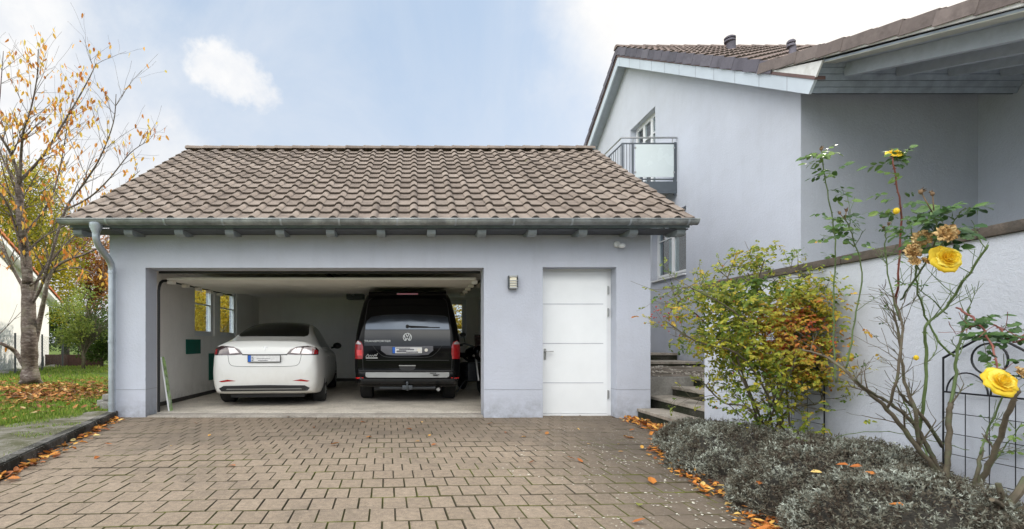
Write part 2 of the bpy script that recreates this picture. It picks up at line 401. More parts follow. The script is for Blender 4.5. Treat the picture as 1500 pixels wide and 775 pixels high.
    def build(s, name, mat, parent=None, smooth=False, **props):
        me = bpy.data.meshes.new(name)
        vs = s.v if s.m is None else [tuple(s.m @ V(p)) for p in s.v]
        me.from_pydata(vs, [], s.f); me.update()
        mats = mat if isinstance(mat, (list, tuple)) else [mat]
        for m in mats: me.materials.append(m if not isinstance(m, str) else M[m])
        if len(mats) > 1: me.polygons.foreach_set('material_index', s.mi)
        at_ = me.attributes.new('rnd', 'FLOAT', 'FACE'); at_.data.foreach_set('value', s.r)
        if smooth: me.polygons.foreach_set('use_smooth', [True] * len(me.polygons))
        o = bpy.data.objects.new(name, me); COL.objects.link(o)
        if smooth == 'auto': autosmooth(o)
        if parent is not None: attach(o, parent)
        for k, v in props.items(): o[k] = v
        return o
def autosmooth(o, ang=35):
    me = o.data; bm = bmesh.new(); bm.from_mesh(me)
    for e in bm.edges:
        if len(e.link_faces) == 2 and e.calc_face_angle(0) > R(ang): e.smooth = False
    bm.to_mesh(me); bm.free()
def recalc(o):
    bm = bmesh.new(); bm.from_mesh(o.data); bmesh.ops.recalc_face_normals(bm, faces=bm.faces[:]); bm.to_mesh(o.data); bm.free()
def attach(o, parent):
    o.parent = parent
    if parent.type == 'EMPTY' and parent.get('_world'):
        o.matrix_parent_inverse = Matrix.Translation(-V(parent.location))
def thing(name, label, cat, loc=(0, 0, 0), rz=0, group=None, world=True):
    """an Empty at the base of a thing; world=True: its parts are built in world coordinates"""
    o = bpy.data.objects.new(name, None); COL.objects.link(o); o.location = loc; o.rotation_euler = (0, 0, rz)
    o.empty_display_size = .1
    tag(o, label, cat, group)
    if world: o['_world'] = 1
    return o
def tag(o, label=None, cat=None, group=None, kind=None):
    if label: o['label'] = label
    if cat: o['category'] = cat
    if group: o['group'] = group
    if kind: o['kind'] = kind
    return o
def struct(name, mb, mat, **k): return tag(mb.build(name, mat, **k), kind='structure')
XY = lambda u, v, w: V((u, w, v))        # wall facing the camera: u = X, v = Z, w = Y
YZ = lambda u, v, w: V((w, u, v))        # wall running away: u = Y, v = Z, w = X

def text_mesh(name, body, size, mtx, mat, parent, depth=.002, align='CENTER'):
    cu = bpy.data.curves.new(name, 'FONT'); cu.body = body; cu.size = size; cu.extrude = depth; cu.align_x = align; cu.align_y = 'CENTER'
    t = bpy.data.objects.new(name, cu); COL.objects.link(t)
    dg = bpy.context.evaluated_depsgraph_get(); me = bpy.data.meshes.new_from_object(t.evaluated_get(dg))
    bpy.data.objects.remove(t); me.transform(mtx); me.materials.clear(); me.materials.append(M[mat])
    o = bpy.data.objects.new(name, me); COL.objects.link(o); attach(o, parent); return o

# ---------------------------------------------------------------- camera
cam = bpy.data.cameras.new('camera'); co = bpy.data.objects.new('camera', cam); COL.objects.link(co)
co.location = (0, 0, EYE); co.rotation_euler = (R(90), 0, 0)
cam.sensor_width = 36; cam.lens = F / 1500 * 36
cam.shift_x = (750 - CX) / 1500; cam.shift_y = (CY - 387.5) / 1500
cam.clip_start = .05; cam.clip_end = 3000
SC.camera = co

# ---------------------------------------------------------------- light: veiled autumn sun behind the house on the right
SUN_AZ, SUN_EL = R(41), R(31)
w = bpy.data.worlds.new('World'); SC.world = w; w.use_nodes = True
nt = w.node_tree; nt.nodes.clear()
wo = N(nt, 'ShaderNodeOutputWorld'); bg = N(nt, 'ShaderNodeBackground'); bg.inputs['Strength'].default_value = .1
L(nt, bg.outputs[0], wo.inputs['Surface'])
sky = N(nt, 'ShaderNodeTexSky', sky_type='NISHITA'); sky.sun_disc = False; sky.sun_elevation = SUN_EL; sky.sun_rotation = SUN_AZ
sky.air_density = 1.0; sky.dust_density = 1.2; sky.ozone_density = 1.2
tc = N(nt, 'ShaderNodeTexCoord').outputs['Generated']
def blob(px, py, lo, hi, amp=0.12, sc=5.0):
    """soft-edged cloud around one direction of the sky"""
    d = V(((px - CX), F, CY - py)).normalized()
    vm = N(nt, 'ShaderNodeVectorMath', operation='DOT_PRODUCT'); L(nt, tc, vm.inputs[0]); vm.inputs[1].default_value = d
    n = noise(nt, tc, sc, 7, .6)
    a = math_(nt, 'ADD', vm.outputs['Value'], math_(nt, 'MULTIPLY_ADD', n, amp, -amp * .5))
    mr = N(nt, 'ShaderNodeMapRange'); mr.interpolation_type = 'SMOOTHSTEP'; L(nt, a, mr.inputs[0])
    mr.inputs[1].default_value = lo; mr.inputs[2].default_value = hi
    return mr.outputs[0]
sep = N(nt, 'ShaderNodeSeparateXYZ'); L(nt, tc, sep.inputs[0])
blue = mix(nt, .80, sky.outputs[0], (5.3, 6.9, 9.1))
# thin high veil
veil = ramp(nt, noise(nt, tc, 2.2, 8, .62, .6), [(.42, 0), (.72, 1)])
colr = mix(nt, math_(nt, 'MULTIPLY', veil, .5), blue, (8.3, 8.7, 9.3))
# whiter towards the horizon
hz = N(nt, 'ShaderNodeMapRange'); L(nt, sep.outputs['Z'], hz.inputs[0]); hz.inputs[1].default_value = .05; hz.inputs[2].default_value = .55
hz.inputs[3].default_value = .55; hz.inputs[4].default_value = 0
colr = mix(nt, hz.outputs[0], colr, (9.2, 9.4, 9.8))
cloudc = ramp(nt, noise(nt, tc, 9, 7, .6), [(.3, (8.0, 8.4, 9.1)), (.62, (10.0, 10.0, 10.0))])
for (px, py, lo, hi, amp, sc) in ((-100, 120, .93, 1.0, .07, 4.5), (30, 300, .955, 1.0, .06, 6), (175, 275, .984, 1.0, .03, 7),
                                  (300, 92, .9991, 1.0001, .0024, 30), (332, 104, .9986, 1.0, .0030, 28), (360, 122, .9989, 1.0001, .0026, 30), (386, 140, .9995, 1.0001, .0012, 34), (240, 190, .9990, 1.0006, .0020, 30), (1450, 0, .82, 1.03, .26, 6.5), (985, -50, .978, .998, .03, 6)):
    colr = mix(nt, blob(px, py, lo, hi, amp, sc), colr, cloudc)
# glow of the hidden sun
sd = V((math.sin(SUN_AZ) * math.cos(SUN_EL), math.cos(SUN_AZ) * math.cos(SUN_EL), math.sin(SUN_EL)))
vm = N(nt, 'ShaderNodeVectorMath', operation='DOT_PRODUCT'); L(nt, tc, vm.inputs[0]); vm.inputs[1].default_value = sd
gl = N(nt, 'ShaderNodeMapRange'); gl.interpolation_type = 'SMOOTHERSTEP'; L(nt, vm.outputs['Value'], gl.inputs[0]); gl.inputs[1].default_value = .93; gl.inputs[2].default_value = 1.0
colr = mix(nt, gl.outputs[0], colr, (11.5, 11, 10.3))
# added unseen fill light: bank on the side of the sky opposite the sun
bkd = N(nt, 'ShaderNodeVectorMath', operation='DOT_PRODUCT'); L(nt, tc, bkd.inputs[0]); bkd.inputs[1].default_value = V((-.62, -.78, .1)).normalized()
bk = N(nt, 'ShaderNodeMapRange'); bk.interpolation_type = 'SMOOTHSTEP'; L(nt, bkd.outputs['Value'], bk.inputs[0]); bk.inputs[1].default_value = .02; bk.inputs[2].default_value = .55
bcl = ramp(nt, noise(nt, tc, 2.6, 7, .6), [(.36, 0), (.6, 1)])
fill_bank = mix(nt, bcl, (27, 28.5, 31), (56, 55, 52))
lowb = N(nt, 'ShaderNodeMapRange'); lowb.interpolation_type = 'SMOOTHSTEP'; L(nt, sep.outputs['Z'], lowb.inputs[0]); lowb.inputs[1].default_value = .28; lowb.inputs[2].default_value = .55
fill_bank = mix(nt, lowb.outputs[0], (12.0, 13, 14.5), fill_bank)
colr = mix(nt, bk.outputs[0], colr, fill_bank)
L(nt, colr, bg.inputs['Color'])
sl = bpy.data.lights.new('sun', 'SUN'); sl.energy = 4.2; sl.angle = R(1.5); sl.color = (1, .93, .82)
so = bpy.data.objects.new('sun', sl); COL.objects.link(so)
so.rotation_euler = (-sd).to_track_quat('-Z', 'Y').to_euler(); so.location = (10, 12, 20)
SC.view_settings.view_transform = 'Standard'; SC.view_settings.look = 'None'; SC.view_settings.exposure = 0; SC.view_settings.gamma = 1
SC.cycles.max_bounces = 14; SC.cycles.diffuse_bounces = 8; SC.cycles.glossy_bounces = 4; SC.cycles.transparent_max_bounces = 16
SC.cycles.sample_clamp_indirect = 6

# ---------------------------------------------------------------- ground
g = MB(); g.quad((-400, -200, -.06), (400, -200, -.06), (400, 900, -.06), (-400, 900, -.06)); struct('ground', g, 'lawn')
g = MB(); g.quad((-4.6, -6, -.016), (4.6, -6, -.016), (4.6, 7.5, -.016), (-4.6, 7.5, -.016)); struct('driveway_base', g, 'joint')
def kerb_x(y): return -4.45 + (7.47 - y) * (.99 / 3.34)     # front face of the kerb
def bed_x(y):                                               # edge of the planting bed
    pts = [(-6, 2.0), (2.5, 2.08), (3.3, 2.16), (4.1, 2.28), (5.1, 2.52), (6.0, 3.0), (6.9, 3.36), (8, 3.5)]
    for (a, xa), (b, xb) in zip(pts, pts[1:]):
        if a <= y <= b: return xa + (xb - xa) * (y - a) / (b - a)
    return 3.5
pv = MB(); th = R(3.2); ct, st = math.cos(th), math.sin(th); pw, pl = .168, .243
for j in range(-26, 20):
    for i in range(-40, 45):
        u = (i + (.5 if j % 2 else 0)) * pw; v = j * pl - .03
        x, y = u * ct - v * st, 4.0 + u * st + v * ct
        if y > 7.56 or y < -2.2 or x < kerb_x(y) - .02 or x > bed_x(y) + .25: continue
        # slumped, slightly uneven stones with worn edges
        h = .0028 * mnoise.noise(V((x * 1.3, y * 1.3, 0))) * 3 + random.uniform(-.0022, .0018)
        tx, ty = random.uniform(-.014, .014), random.uniform(-.012, .012)
        rot = random.uniform(-.008, .008); hw, hl, c = pw / 2 - .0018 - random.uniform(0, .0012), pl / 2 - .0034, .0044
        P = []
        for zz, ins in ((-.03, 0), (-c, 0), (0, c)):
            for sx_, sy_ in ((-1, -1), (1, -1), (1, 1), (-1, 1)):
                a, b = sx_ * (hw - ins), sy_ * (hl - ins)
                a, b = a - b * rot, b + a * rot
                P.append((x + a * ct - b * st, y + a * st + b * ct, zz + h + a * tx + b * ty))
        pv.cur = min(1, max(0, random.gauss(.5, .27)))
        pv.cm = 0; pv.add(P, [(8, 9, 10, 11)]); pv.cm = 1; pv.add(P, [(k + q, (k + 1) % 4 + q, (k + 1) % 4 + q + 4, k + q + 4) for q in (0, 4) for k in range(4)])
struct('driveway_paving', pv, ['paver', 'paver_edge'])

# kerb and mossy slab strip on the left
def strip(mb, f0, f1, ys, z0, z1, n=1):
    for a, b in zip(ys, ys[1:]):
        P = [(f0(a), a, z0), (f1(a), a, z0), (f1(b), b, z0), (f0(b), b, z0), (f0(a), a, z1), (f1(a), a, z1), (f1(b), b, z1), (f0(b), b, z1)]
        mb.add(P, [(3, 2, 1, 0), (4, 5, 6, 7), (0, 1, 5, 4), (1, 2, 6, 5), (2, 3, 7, 6), (3, 0, 4, 7)])
kb = MB(); y = 7.44
while y > -3:
    y2 = y - .99; dz = random.uniform(-.004, .004)
    bm = bmesh.new(); bmesh.ops.create_cube(bm, size=1)
    for v in bm.verts:
        yy = y if v.co.y > 0 else y2 + .008
        v.co = V((kerb_x(yy) - (.13 if v.co.x < 0 else 0), yy, -.05 if v.co.z < 0 else .105 + dz))
    bmesh.ops.bevel(bm, geom=bm.edges[:], offset=.012, segments=2, affect='EDGES'); kb.addbm(bm); y = y2
struct('kerb', kb, 'kerb', smooth='auto')
sb = MB()
slabx = lambda y: -4.80 - max(0, 7.47 - y) * .20
strip(sb, lambda y: slabx(y), lambda y: kerb_x(y) - .137, [7.44 - .5 * k for k in range(22)], -.05, .098)
struct('path', sb, 'slab')
lw = MB()
ys = [-6 + k * .5 for k in range(132)]
def lawn_z(x, y):
    return .10 + .03 * mnoise.noise(V((x * .4, y * .4, 3))) + max(0, min(1, (-x - 5.2) / 3)) * .03
for a, b in zip(ys, ys[1:]):
    xs = [1.0, .97, .93, .88, .8, .7, .6, .5, .3, .0]
    def rowp(y):
        r = slabx(y) if y < 7.44 else (-4.62 if y < 14.3 else 12); l = -60
        return [(l + (r - l) * t, y, lawn_z(l + (r - l) * t, y) + (-.004 if t == 1 else 0)) for t in xs]
    A, B = rowp(a), rowp(b)
    for p, q, p2, q2 in zip(A, A[1:], B, B[1:]): lw.quad(q, p, p2, q2)
struct('lawn', lw, 'lawn', smooth=True)
gb = MB()
for _ in range(30000):
    yy = 5.6 + 17 * random.random() ** 1.6; x0 = slabx(yy) - .03 if yy < 7.44 else -4.75
    xl = -yy * .86 - .4
    if xl > x0: continue
    x = random.uniform(xl, x0)
    if mnoise.noise(V((x * .8, yy * .8, 9))) < -.35: continue
    h = random.uniform(.03, .075) * (1 + yy * .03); wd = .005 + yy * .0007; a = random.uniform(0, PI)
    d = V((math.cos(a) * wd, math.sin(a) * wd, 0)); z = lawn_z(x, yy) - .01
    ln = V((random.uniform(-.03, .03), random.uniform(-.03, .03), h)); p = V((x, yy, z))
    gb.cur = random.random(); gb.add([p - d, p + d, p + ln], [(0, 1, 2)])
for _ in range(9000):      # tufts creeping over the slab strip and in the kerb gutter
    yy = random.uniform(3.2, 7.5); t = random.random() ** 1.7; x = slabx(yy) + t * (kerb_x(yy) - .12 - slabx(yy))
    if mnoise.noise(V((x * 3, yy * 3, 6))) < .02 + t * .25: continue
    if x < -yy * .86 - .3: continue
    h = random.uniform(.012, .04); wd = .004; a = random.uniform(0, PI); d = V((math.cos(a) * wd, math.sin(a) * wd, 0)); p = V((x, yy, .097))
    gb.cur = random.random(); gb.add([p - d, p + d, p + V((random.uniform(-.02, .02), random.uniform(-.02, .02), h))], [(0, 1, 2)])
tag(gb.build('grass', 'blade'), 'short green grass blades growing over the lawn', 'grass', kind='stuff')

# planting bed soil
bd = MB(); ys = [-3 + .25 * k for k in range(37)]
for a, b in zip(ys, ys[1:]):
    for t0, t1 in zip([0, .15, .4, .7], [.15, .4, .7, 1]):
        f = lambda y, t: (bed_x(y) + .02 + (3.56 - bed_x(y)) * t, y, .004 + .16 * min(1, t * 1.8) + .02 * mnoise.noise(V((t * 5, y * 4, 0))))
        if b <= 6.1: bd.quad(f(a, t0), f(a, t1), f(b, t1), f(b, t0))
struct('planting_bed', bd, 'soil', smooth=True)
# ---------------------------------------------------------------- generic window
def window(parent, P, u0, u1, v0, v1, w, side, sashes=2, cross=.68, name='window', sill=None, handle=False, glass='glass', top_mullion=True, fr=.055):
    """side = +1 if the outside looks towards -w (frame grows from w to w+.06)"""
    f = MB(); t = .07
    def bar(a0, a1, b0, b1, w0, w1):
        f.prism([(a0, b0), (a1, b0), (a1, b1), (a0, b1)], P, w0, w1)
    d = t * side
    bar(u0, u1, v1 - fr, v1, w, w + d); bar(u0, u1, v0, v0 + fr, w, w + d)
    bar(u0, u0 + fr, v0 + fr, v1 - fr, w, w + d); bar(u1 - fr, u1, v0 + fr, v1 - fr, w, w + d)
    iu0, iu1, iv0, iv1 = u0 + fr + .002, u1 - fr - .002, v0 + fr + .002, v1 - fr - .002
    sw = (iu1 - iu0) / sashes; s = .05; panes = []
    for k in range(sashes):
        a0, a1 = iu0 + k * sw + .002, iu0 + (k + 1) * sw - .002
        w0, w1 = w - .012 * side, w + .045 * side
        bar(a0, a1, iv1 - s, iv1, w0, w1); bar(a0, a1, iv0, iv0 + s * 1.2, w0, w1)
        bar(a0, a0 + s, iv0 + s * 1.2, iv1 - s, w0, w1); bar(a1 - s, a1, iv0 + s * 1.2, iv1 - s, w0, w1)
        if cross:
            vc = iv0 + (iv1 - iv0) * cross
            bar(a0 + s, a1 - s, vc - .012, vc + .012, w0 + .006 * side, w1)
            if top_mullion:
                uc = (a0 + a1) / 2
                bar(uc - .011, uc + .011, vc + .012, iv1 - s, w0 + .008 * side, w1 - .002 * side)
        panes.append((a0 + s, a1 - s, iv0 + s * 1.2, iv1 - s))
    o = f.build(name, 'white_frame', parent); recalc(o)
    for a0, a1, b0, b1 in panes:
        p = MB(); p.prism([(a0, b0), (a1, b0), (a1, b1), (a0, b1)], P, w + .018 * side, w + .024 * side)
        p.build('pane', glass, o)
    if handle:
        h = MB(); uh = iu0 + sw * (1 if sashes > 1 else .97); vh = v0 + (v1 - v0) * .42; wi = w + (.085) * side
        h.tube([P(uh, vh, w + .07 * side), P(uh, vh, wi), P(uh, vh - .11, wi)], .008, 6); h.build('handle', 'white_frame', o)
    if sill:
        sp, so_, mt = sill
        b = MB(); b.prism([(u0 - sp, v0 - .035), (u1 + sp, v0 - .035), (u1 + sp, v0 + .0), (u0 - sp, v0 + .0)], P, w - so_ * side, w + .03 * side); b.build('sill', mt, o)
    return o

# ---------------------------------------------------------------- roof tiles
def tile_field(mb, O, ux, us, un, ncol, nrow, cw, rl, amp=.021, thick=.022, lift=.03, flange=None, jit=.003):
    K = 12
    prof = []
    for t in (0, .06, .13, .21, .29, .36, .42, .50, .62, .72, .82, .92, 1.0):
        prof.append((t * cw, (amp * 1.5 * math.sin(PI * t / .42) ** .85 + .004) if t < .42 else (-.004 * math.sin(PI * (t - .42) / .58) - .002)))
    for r in range(nrow):
        for c in range(ncol):
            mb.cur = min(1, max(0, random.gauss(.5, .2)))
            j = random.uniform(-jit, jit); js = random.uniform(-jit, jit) * 1.3
            o = O + ux * (c * cw) + us * (r * rl + js)
            top = []; mid = []; lo = []; bot = []
            for x, h in prof:
                top.append(o + ux * x + us * (rl * 1.06) + un * (h + j * .3))
                mid.append(o + ux * x + us * .012 + un * (h + lift + j))
                lo.append(o + ux * x + un * (h + lift - .006 + j))
                bot.append(o + ux * x + us * .003 + un * (h + lift - thick - .006 + j))
            n = K + 1; fs = []
            for a in range(K):
                fs += [(n + a, n + a + 1, a + 1, a), (2 * n + a, 2 * n + a + 1, n + a + 1, n + a)]
            mb.add(top + mid + lo, fs); mb.cm = 1
            mb.add(lo + bot, [(n + a, n + a + 1, a + 1, a) for a in range(K)]); mb.cm = 0
def verge_tiles(mb, O, ux, us, un, nrow, rl, h0=.13, lift=.03, inw=.10, side=-1):
    """side flange of the edge tiles: hangs down over the barge board, each piece stepped over the next"""
    for r in range(nrow):
        mb.cur = min(1, max(0, random.gauss(.5, .25)))
        j = random.uniform(-.003, .003); o = O + us * (r * rl) + ux * (side * (.012 + .004 * (r % 2)))
        l = lift + .028
        A = [o + un * (l + j), o + us * (rl * 1.04) + un * (.034 + j), o + us * (rl * 1.04) + un * (.034 - h0), o + un * (l - h0)]
        B = [p - ux * (side * .02) for p in A]
        T = [A[0], A[1], A[1] - ux * side * inw - un * .012, A[0] - ux * side * inw - un * .012]
        mb.add(A, [(0, 1, 2, 3)]); mb.add(B, [(3, 2, 1, 0)]); mb.add([A[0], A[3], B[3], B[0]], [(0, 1, 2, 3)]); mb.add([A[3], A[2], B[2], B[3]], [(0, 1, 2, 3)])
        mb.add(T, [(0, 3, 2, 1)])
        mb.add([A[1], A[2], B[2], B[1]], [(3, 2, 1, 0)])
def ridge_caps(mb, A, B, rad, ln, up=V((0, 0, 1))):
    d = (B - A); n = int(d.length / ln); d.normalize(); s = d.cross(up).normalized()
    for i in range(n):
        mb.cur = min(1, max(0, random.gauss(.5, .25)))
        a = A + d * (i * ln); b = a + d * (ln * 1.06); ra = rad * 1.0; rb = rad * .86
        pts = []
        for p, r in ((a, ra), (a + d * .035, ra * 1.07), (a + d * .06, ra * 1.0), (b, rb)):
            for k in range(9):
                an = PI * k / 8; pts.append(p + s * (math.cos(an) * r) + up * (math.sin(an) * r * .8))
        fs = [(q * 9 + k, q * 9 + k + 1, (q + 1) * 9 + k + 1, (q + 1) * 9 + k) for q in range(3) for k in range(8)]
        mb.add(pts, fs + [tuple(range(9))])

# ================================================================ GARAGE
garage = thing('garage', 'grey rendered double garage with brown tiled roof and its wide gate open', 'garage', (-.5, 7.4, 0))
def wall(mb, mat, parent, name='wall', **k):
    o = mb.build(name, mat, parent, **k); recalc(o); return o
front = [(-4.56, -.1), (-4.02, -.1), (-4.02, 2.24), (1.04, 2.24), (1.04, -.1), (1.92, -.1), (1.92, 2.25), (3.02, 2.25), (3.02, -.1), (3.53, -.1), (3.53, 2.95), (-4.56, 2.95)]
m = MB(); m.holed(front, [], XY, 7.4, 7.72); wall(m, 'wall', garage)
m = MB(); m.holed([(x if abs(x) < 4.5 and x < 3.5 else (-4.4 if x < 0 else 3.36), min(z, 2.6)) for x, z in front], [], XY, 7.722, 7.735); wall(m, 'inner', garage)
gl_ = [(7.722, -.1), (14.2, -.1), (14.2, 2.9), (10.8, 5.08), (7.722, 3.1)]
wl = [[(9.85, 1.26), (10.83, 1.26), (10.83, 2.34), (9.85, 2.34)], [(11.15, 1.26), (12.2, 1.26), (12.2, 2.34), (11.15, 2.34)]]
m = MB(); m.holed(gl_, wl, YZ, -4.56, -4.42); wall(m, 'wall', garage)
m = MB(); m.holed([(7.74, 0), (13.9, 0), (13.9, 2.42), (7.74, 2.42)], wl, YZ, -4.418, -4.37); wall(m, 'inner', garage)
m = MB(); m.holed(gl_, [], YZ, 3.39, 3.53); wall(m, 'wall', garage)
m = MB(); m.holed([(7.74, 0), (13.9, 0), (13.9, 2.42), (7.74, 2.42)], [], YZ, 3.34, 3.388); wall(m, 'inner', garage)
wb = [[(.42, 1.25), (1.46, 1.25), (1.46, 2.31), (.42, 2.31)], [(1.80, 1.25), (2.84, 1.25), (2.84, 2.31), (1.80, 2.31)]]
m = MB(); m.holed([(-4.42, -.1), (3.39, -.1), (3.39, 2.95), (-4.42, 2.95)], wb, XY, 13.95, 14.2); wall(m, 'wall', garage)
m = MB(); m.holed([(-4.37, 0), (3.34, 0), (3.34, 2.42), (-4.37, 2.42)], wb, XY, 13.9, 13.948); wall(m, 'inner', garage)
for h in wl: window(garage, YZ, h[0][0], h[1][0], 1.26, 2.34, -4.43, -1, 1, .62, handle=True, top_mullion=False, fr=.04)
for h in wb: window(garage, XY, h[0][0], h[1][0], 1.25, 2.31, 14.02, 1, 2, .6, top_mullion=False, fr=.06)
m = MB(); m.box(-4.37, 3.34, 7.74, 13.9, 2.39, 2.45); m.build('ceiling', 'inner', garage)
m = MB()
m.box(-4.369, -4.35, 7.9, 13.898, .03, .10); m.box(-4.349, 3.33, 13.88, 13.899, .03, .12); m.build('skirting', 'skirting', garage)
m = MB(); m.box(-4.56, 3.53, 7.396, 7.3995, .417, .424)
for a, b in ((-4.02, 1.04), (1.92, 3.02)): pass
for a, b in ((-4.555, -4.0165), (1.045, 1.915), (3.0165, 3.528)):
    o = MB(); o.box(a, b, 7.3965, 7.4, .417, .4235)
    if a != 1.045: x = -4.0185 if a < 0 else 3.0165; o.box(x, x + .002, 7.4, 7.72 if a < 0 else 7.6, .417, .4235)
    o.build('plinth_joint', 'seam', garage)
struct('garage_floor', (lambda q: (q.box(-4.37, 3.34, 7.725, 13.9, -.05, .03), q)[1])(MB()), 'floor')
m = MB(); m.cbox(-4.0, 1.03, 7.405, 7.724, -.04, .026, .008); struct('threshold', m, 'sillslab')

# roof
E = V((-4.93, 7.0, 2.845)); rg = V((-4.93, 10.8, 5.30)); us = (rg - E); slope_len = us.length; us.normalize(); ux = V((1, 0, 0)); un = ux.cross(us)
NR, NC = 14, 31; cw = 8.87 / NC; rl = slope_len / NR
roof = MB(); tile_field(roof, E, ux, us, un, NC, NR, cw, rl, amp=.025, lift=.040, thick=.036)
roof_o = roof.build('roof_tiles', ['tile', 'tile_edge_shade'], garage, smooth='auto')
back = MB(); us2 = V((0, -us.y, us.z)); E2 = V((3.94, 14.6, 2.845)); tile_field(back, E2, -ux, us2, (-ux).cross(us2), NC, NR, cw, rl, amp=.030)
back.build('roof_tiles', ['tile', 'tile_edge_shade'], garage, smooth='auto')
vt = MB(); verge_tiles(vt, E, ux, us, un, NR, rl); vt.build('verge_tiles', 'tile', garage)
vt = MB(); verge_tiles(vt, V((3.94, 7.0, 2.845)), ux, us, un, NR, rl, side=1); vt.build('verge_tiles', 'tile', garage)
rc = MB(); ridge_caps(rc, V((-4.96, 10.8, 5.325)), V((3.99, 10.8, 5.325)), .115, .385); rc.build('ridge_tiles', 'tile', garage, smooth='auto')
dk = MB()
P = lambda u, v, w: V((w, u, v))
dk.prism([(7.03, 2.815), (10.8, 5.24), (14.57, 2.815), (14.57, 2.76), (10.8, 5.17), (7.03, 2.75)], P, -4.90, 3.91)
dk.build('roof_deck', 'rafter', garage)
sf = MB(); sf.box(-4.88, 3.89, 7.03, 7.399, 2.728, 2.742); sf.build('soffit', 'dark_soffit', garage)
for k in range(13):
    xx = -4.08 + .72 * k if k < 11 else (-4.80 if k == 11 else 3.80)
    if k < 11: xx = -4.08 + k * .7205
    r = MB(); r.prism([(7.045, 2.80), (7.045, 2.69), (7.06, 2.665), (7.10, 2.648), (7.16, 2.645), (7.398, 2.70), (7.398, 2.80)], P, xx - .06, xx + .06); r.build('rafter_tail', 'tail', garage)
# gutter
gt = MB(); n = 12; gy, gz, gr = 6.925, 2.838, .072
xs = [-4.96 + .3 * k for k in range(30)] + [3.96]
for a, b in zip(xs, xs[1:]):
    for q in range(2):
        rr = gr - .004 * q
        for k in range(n):
            a0, a1 = PI + PI * k / n, PI + PI * (k + 1) / n
            f = lambda x, an: (x, gy + rr * math.cos(an), gz + rr * math.sin(an))
            gt.quad(f(a, a0), f(b, a0), f(b, a1), f(a, a1))
gt.tube([(-4.96, gy - gr, gz), (3.96, gy - gr, gz)], .010, 8); gt.tube([(-4.96, gy + gr, gz), (3.96, gy + gr, gz)], .005, 6)
for x in (-4.96, 3.96):
    gt.add([(x, gy + gr * math.cos(PI + PI * k / n), gz + gr * math.sin(PI + PI * k / n)) for k in range(n + 1)], [tuple(range(n + 1))])
go = gt.build('gutter', 'zinc', garage, smooth='auto')
for k in range(11):
    gk = MB(); x = -4.3 + k * .81
    for q in range(n):
        a0, a1 = PI + PI * q / n, PI + PI * (q + 1) / n; rr = gr + .004
        f = lambda x, an: (x, gy + rr * math.cos(an), gz + rr * math.sin(an))
        gk.quad(f(x, a0), f(x + .028, a0), f(x + .028, a1), f(x, a1))
    gk.build('bracket', 'zinc_pipe', go, smooth=True)
dp = MB(); px = -4.455
dp.lathe([(.085, 2.79), (.083, 2.74), (.05, 2.66), (.048, 2.60)], (px, gy, 0), 'z', 16)
pts = [(px, gy, 2.66), (px, gy, 2.60), (px, gy + .015, 2.55), (px, gy + .06, 2.49), (px, gy + .16, 2.42), (px, gy + .27, 2.35), (px, gy + .345, 2.28), (px, gy + .365, 2.21), (px, gy + .365, 2.1), (px, gy + .365, .09)]
dp.tube(pts, .047, 16)
for z in (2.16, 1.14, .22): dp.lathe([(.0475, z - .02), (.053, z - .018), (.053, z + .018), (.0475, z + .02)], (px, gy + .365, 0), 'z', 16)
dp.build('downpipe', 'zinc_pipe', garage, smooth='auto')

# side door
d = MB(); d.cbox(1.965, 2.965, 7.60, 7.65, .035, 2.21, .004); door = d.build('door', 'white_door', garage)
fr_ = MB(); fr_.box(1.92, 1.963, 7.61, 7.66, 0, 2.25); fr_.box(2.967, 3.02, 7.61, 7.66, 0, 2.25); fr_.box(1.963, 2.967, 7.61, 7.66, 2.213, 2.25); fr_.box(1.963, 2.967, 7.59, 7.66, 0, .03)
fr_.build('door_frame', 'white_frame', garage)
for z in (.50, 1.105, 1.71): gv = MB(); gv.box(1.97, 2.90, 7.5965, 7.6, z, z + .008); gv.build('groove', 'groove', door)
h = MB(); h.cbox(1.985, 2.02, 7.588, 7.599, .86, 1.03, .004); h.tube([(2.003, 7.60, .985), (2.003, 7.545, .985), (2.012, 7.54, .985), (2.12, 7.54, .985)], .009, 8); h.lathe([(.012, 7.575), (.012, 7.588)], (2.003, 0, .90), 'y', 12)
h.build('handle', 'steel', door)
for z in (.26, 1.52, 1.86):
    h = MB(); h.tube([(2.972, 7.592, z), (2.972, 7.592, z + .13)], .011, 8); h.box(2.972, 2.992, 7.596, 7.609, z + .01, z + .12); h.build('hinge', 'steel', door)

# sectional gate, pulled up under the ceiling
gate = MB(); gate.box(-4.34, 1.25, 7.745, 7.80, 2.245, 2.385); gate.tube([(-4.3, 7.86, 2.31), (1.2, 7.86, 2.31)], .018, 10)
gate.box(-4.0, 1.03, 7.745, 7.775, 2.205, 2.243)
gate_o = gate.build('overhead_gate', 'black', garage)
for k in range(5):
    y0 = 7.93 + k * .50
    p = MB(); p.cbox(-3.97, .99, y0, y0 + .494, 2.125 + .006 * k, 2.165 + .006 * k, .006)
    p.box(-3.97, .99, y0 + .22, y0 + .235, 2.1235 + .006 * k, 2.126 + .006 * k)
    p.build('gate_panel', 'gate_panel', gate_o)
for x in (-4.03, 1.07):
    t = MB(); t.tube([(x, 7.80, .03), (x, 7.80, 1.93), (x, 7.815, 2.0), (x, 7.86, 2.07), (x, 7.93, 2.11), (x, 8.05, 2.13), (x, 10.9, 2.17)], .022, 8); t.build('track', 'black', gate_o)
for x in (-3.99, .93):
    for k in range(5): br = MB(); br.cbox(x, x + .09, 7.98 + .5 * k, 8.10 + .5 * k, 2.07, 2.122, .006); br.build('roller_bracket', 'gate_panel', gate_o)
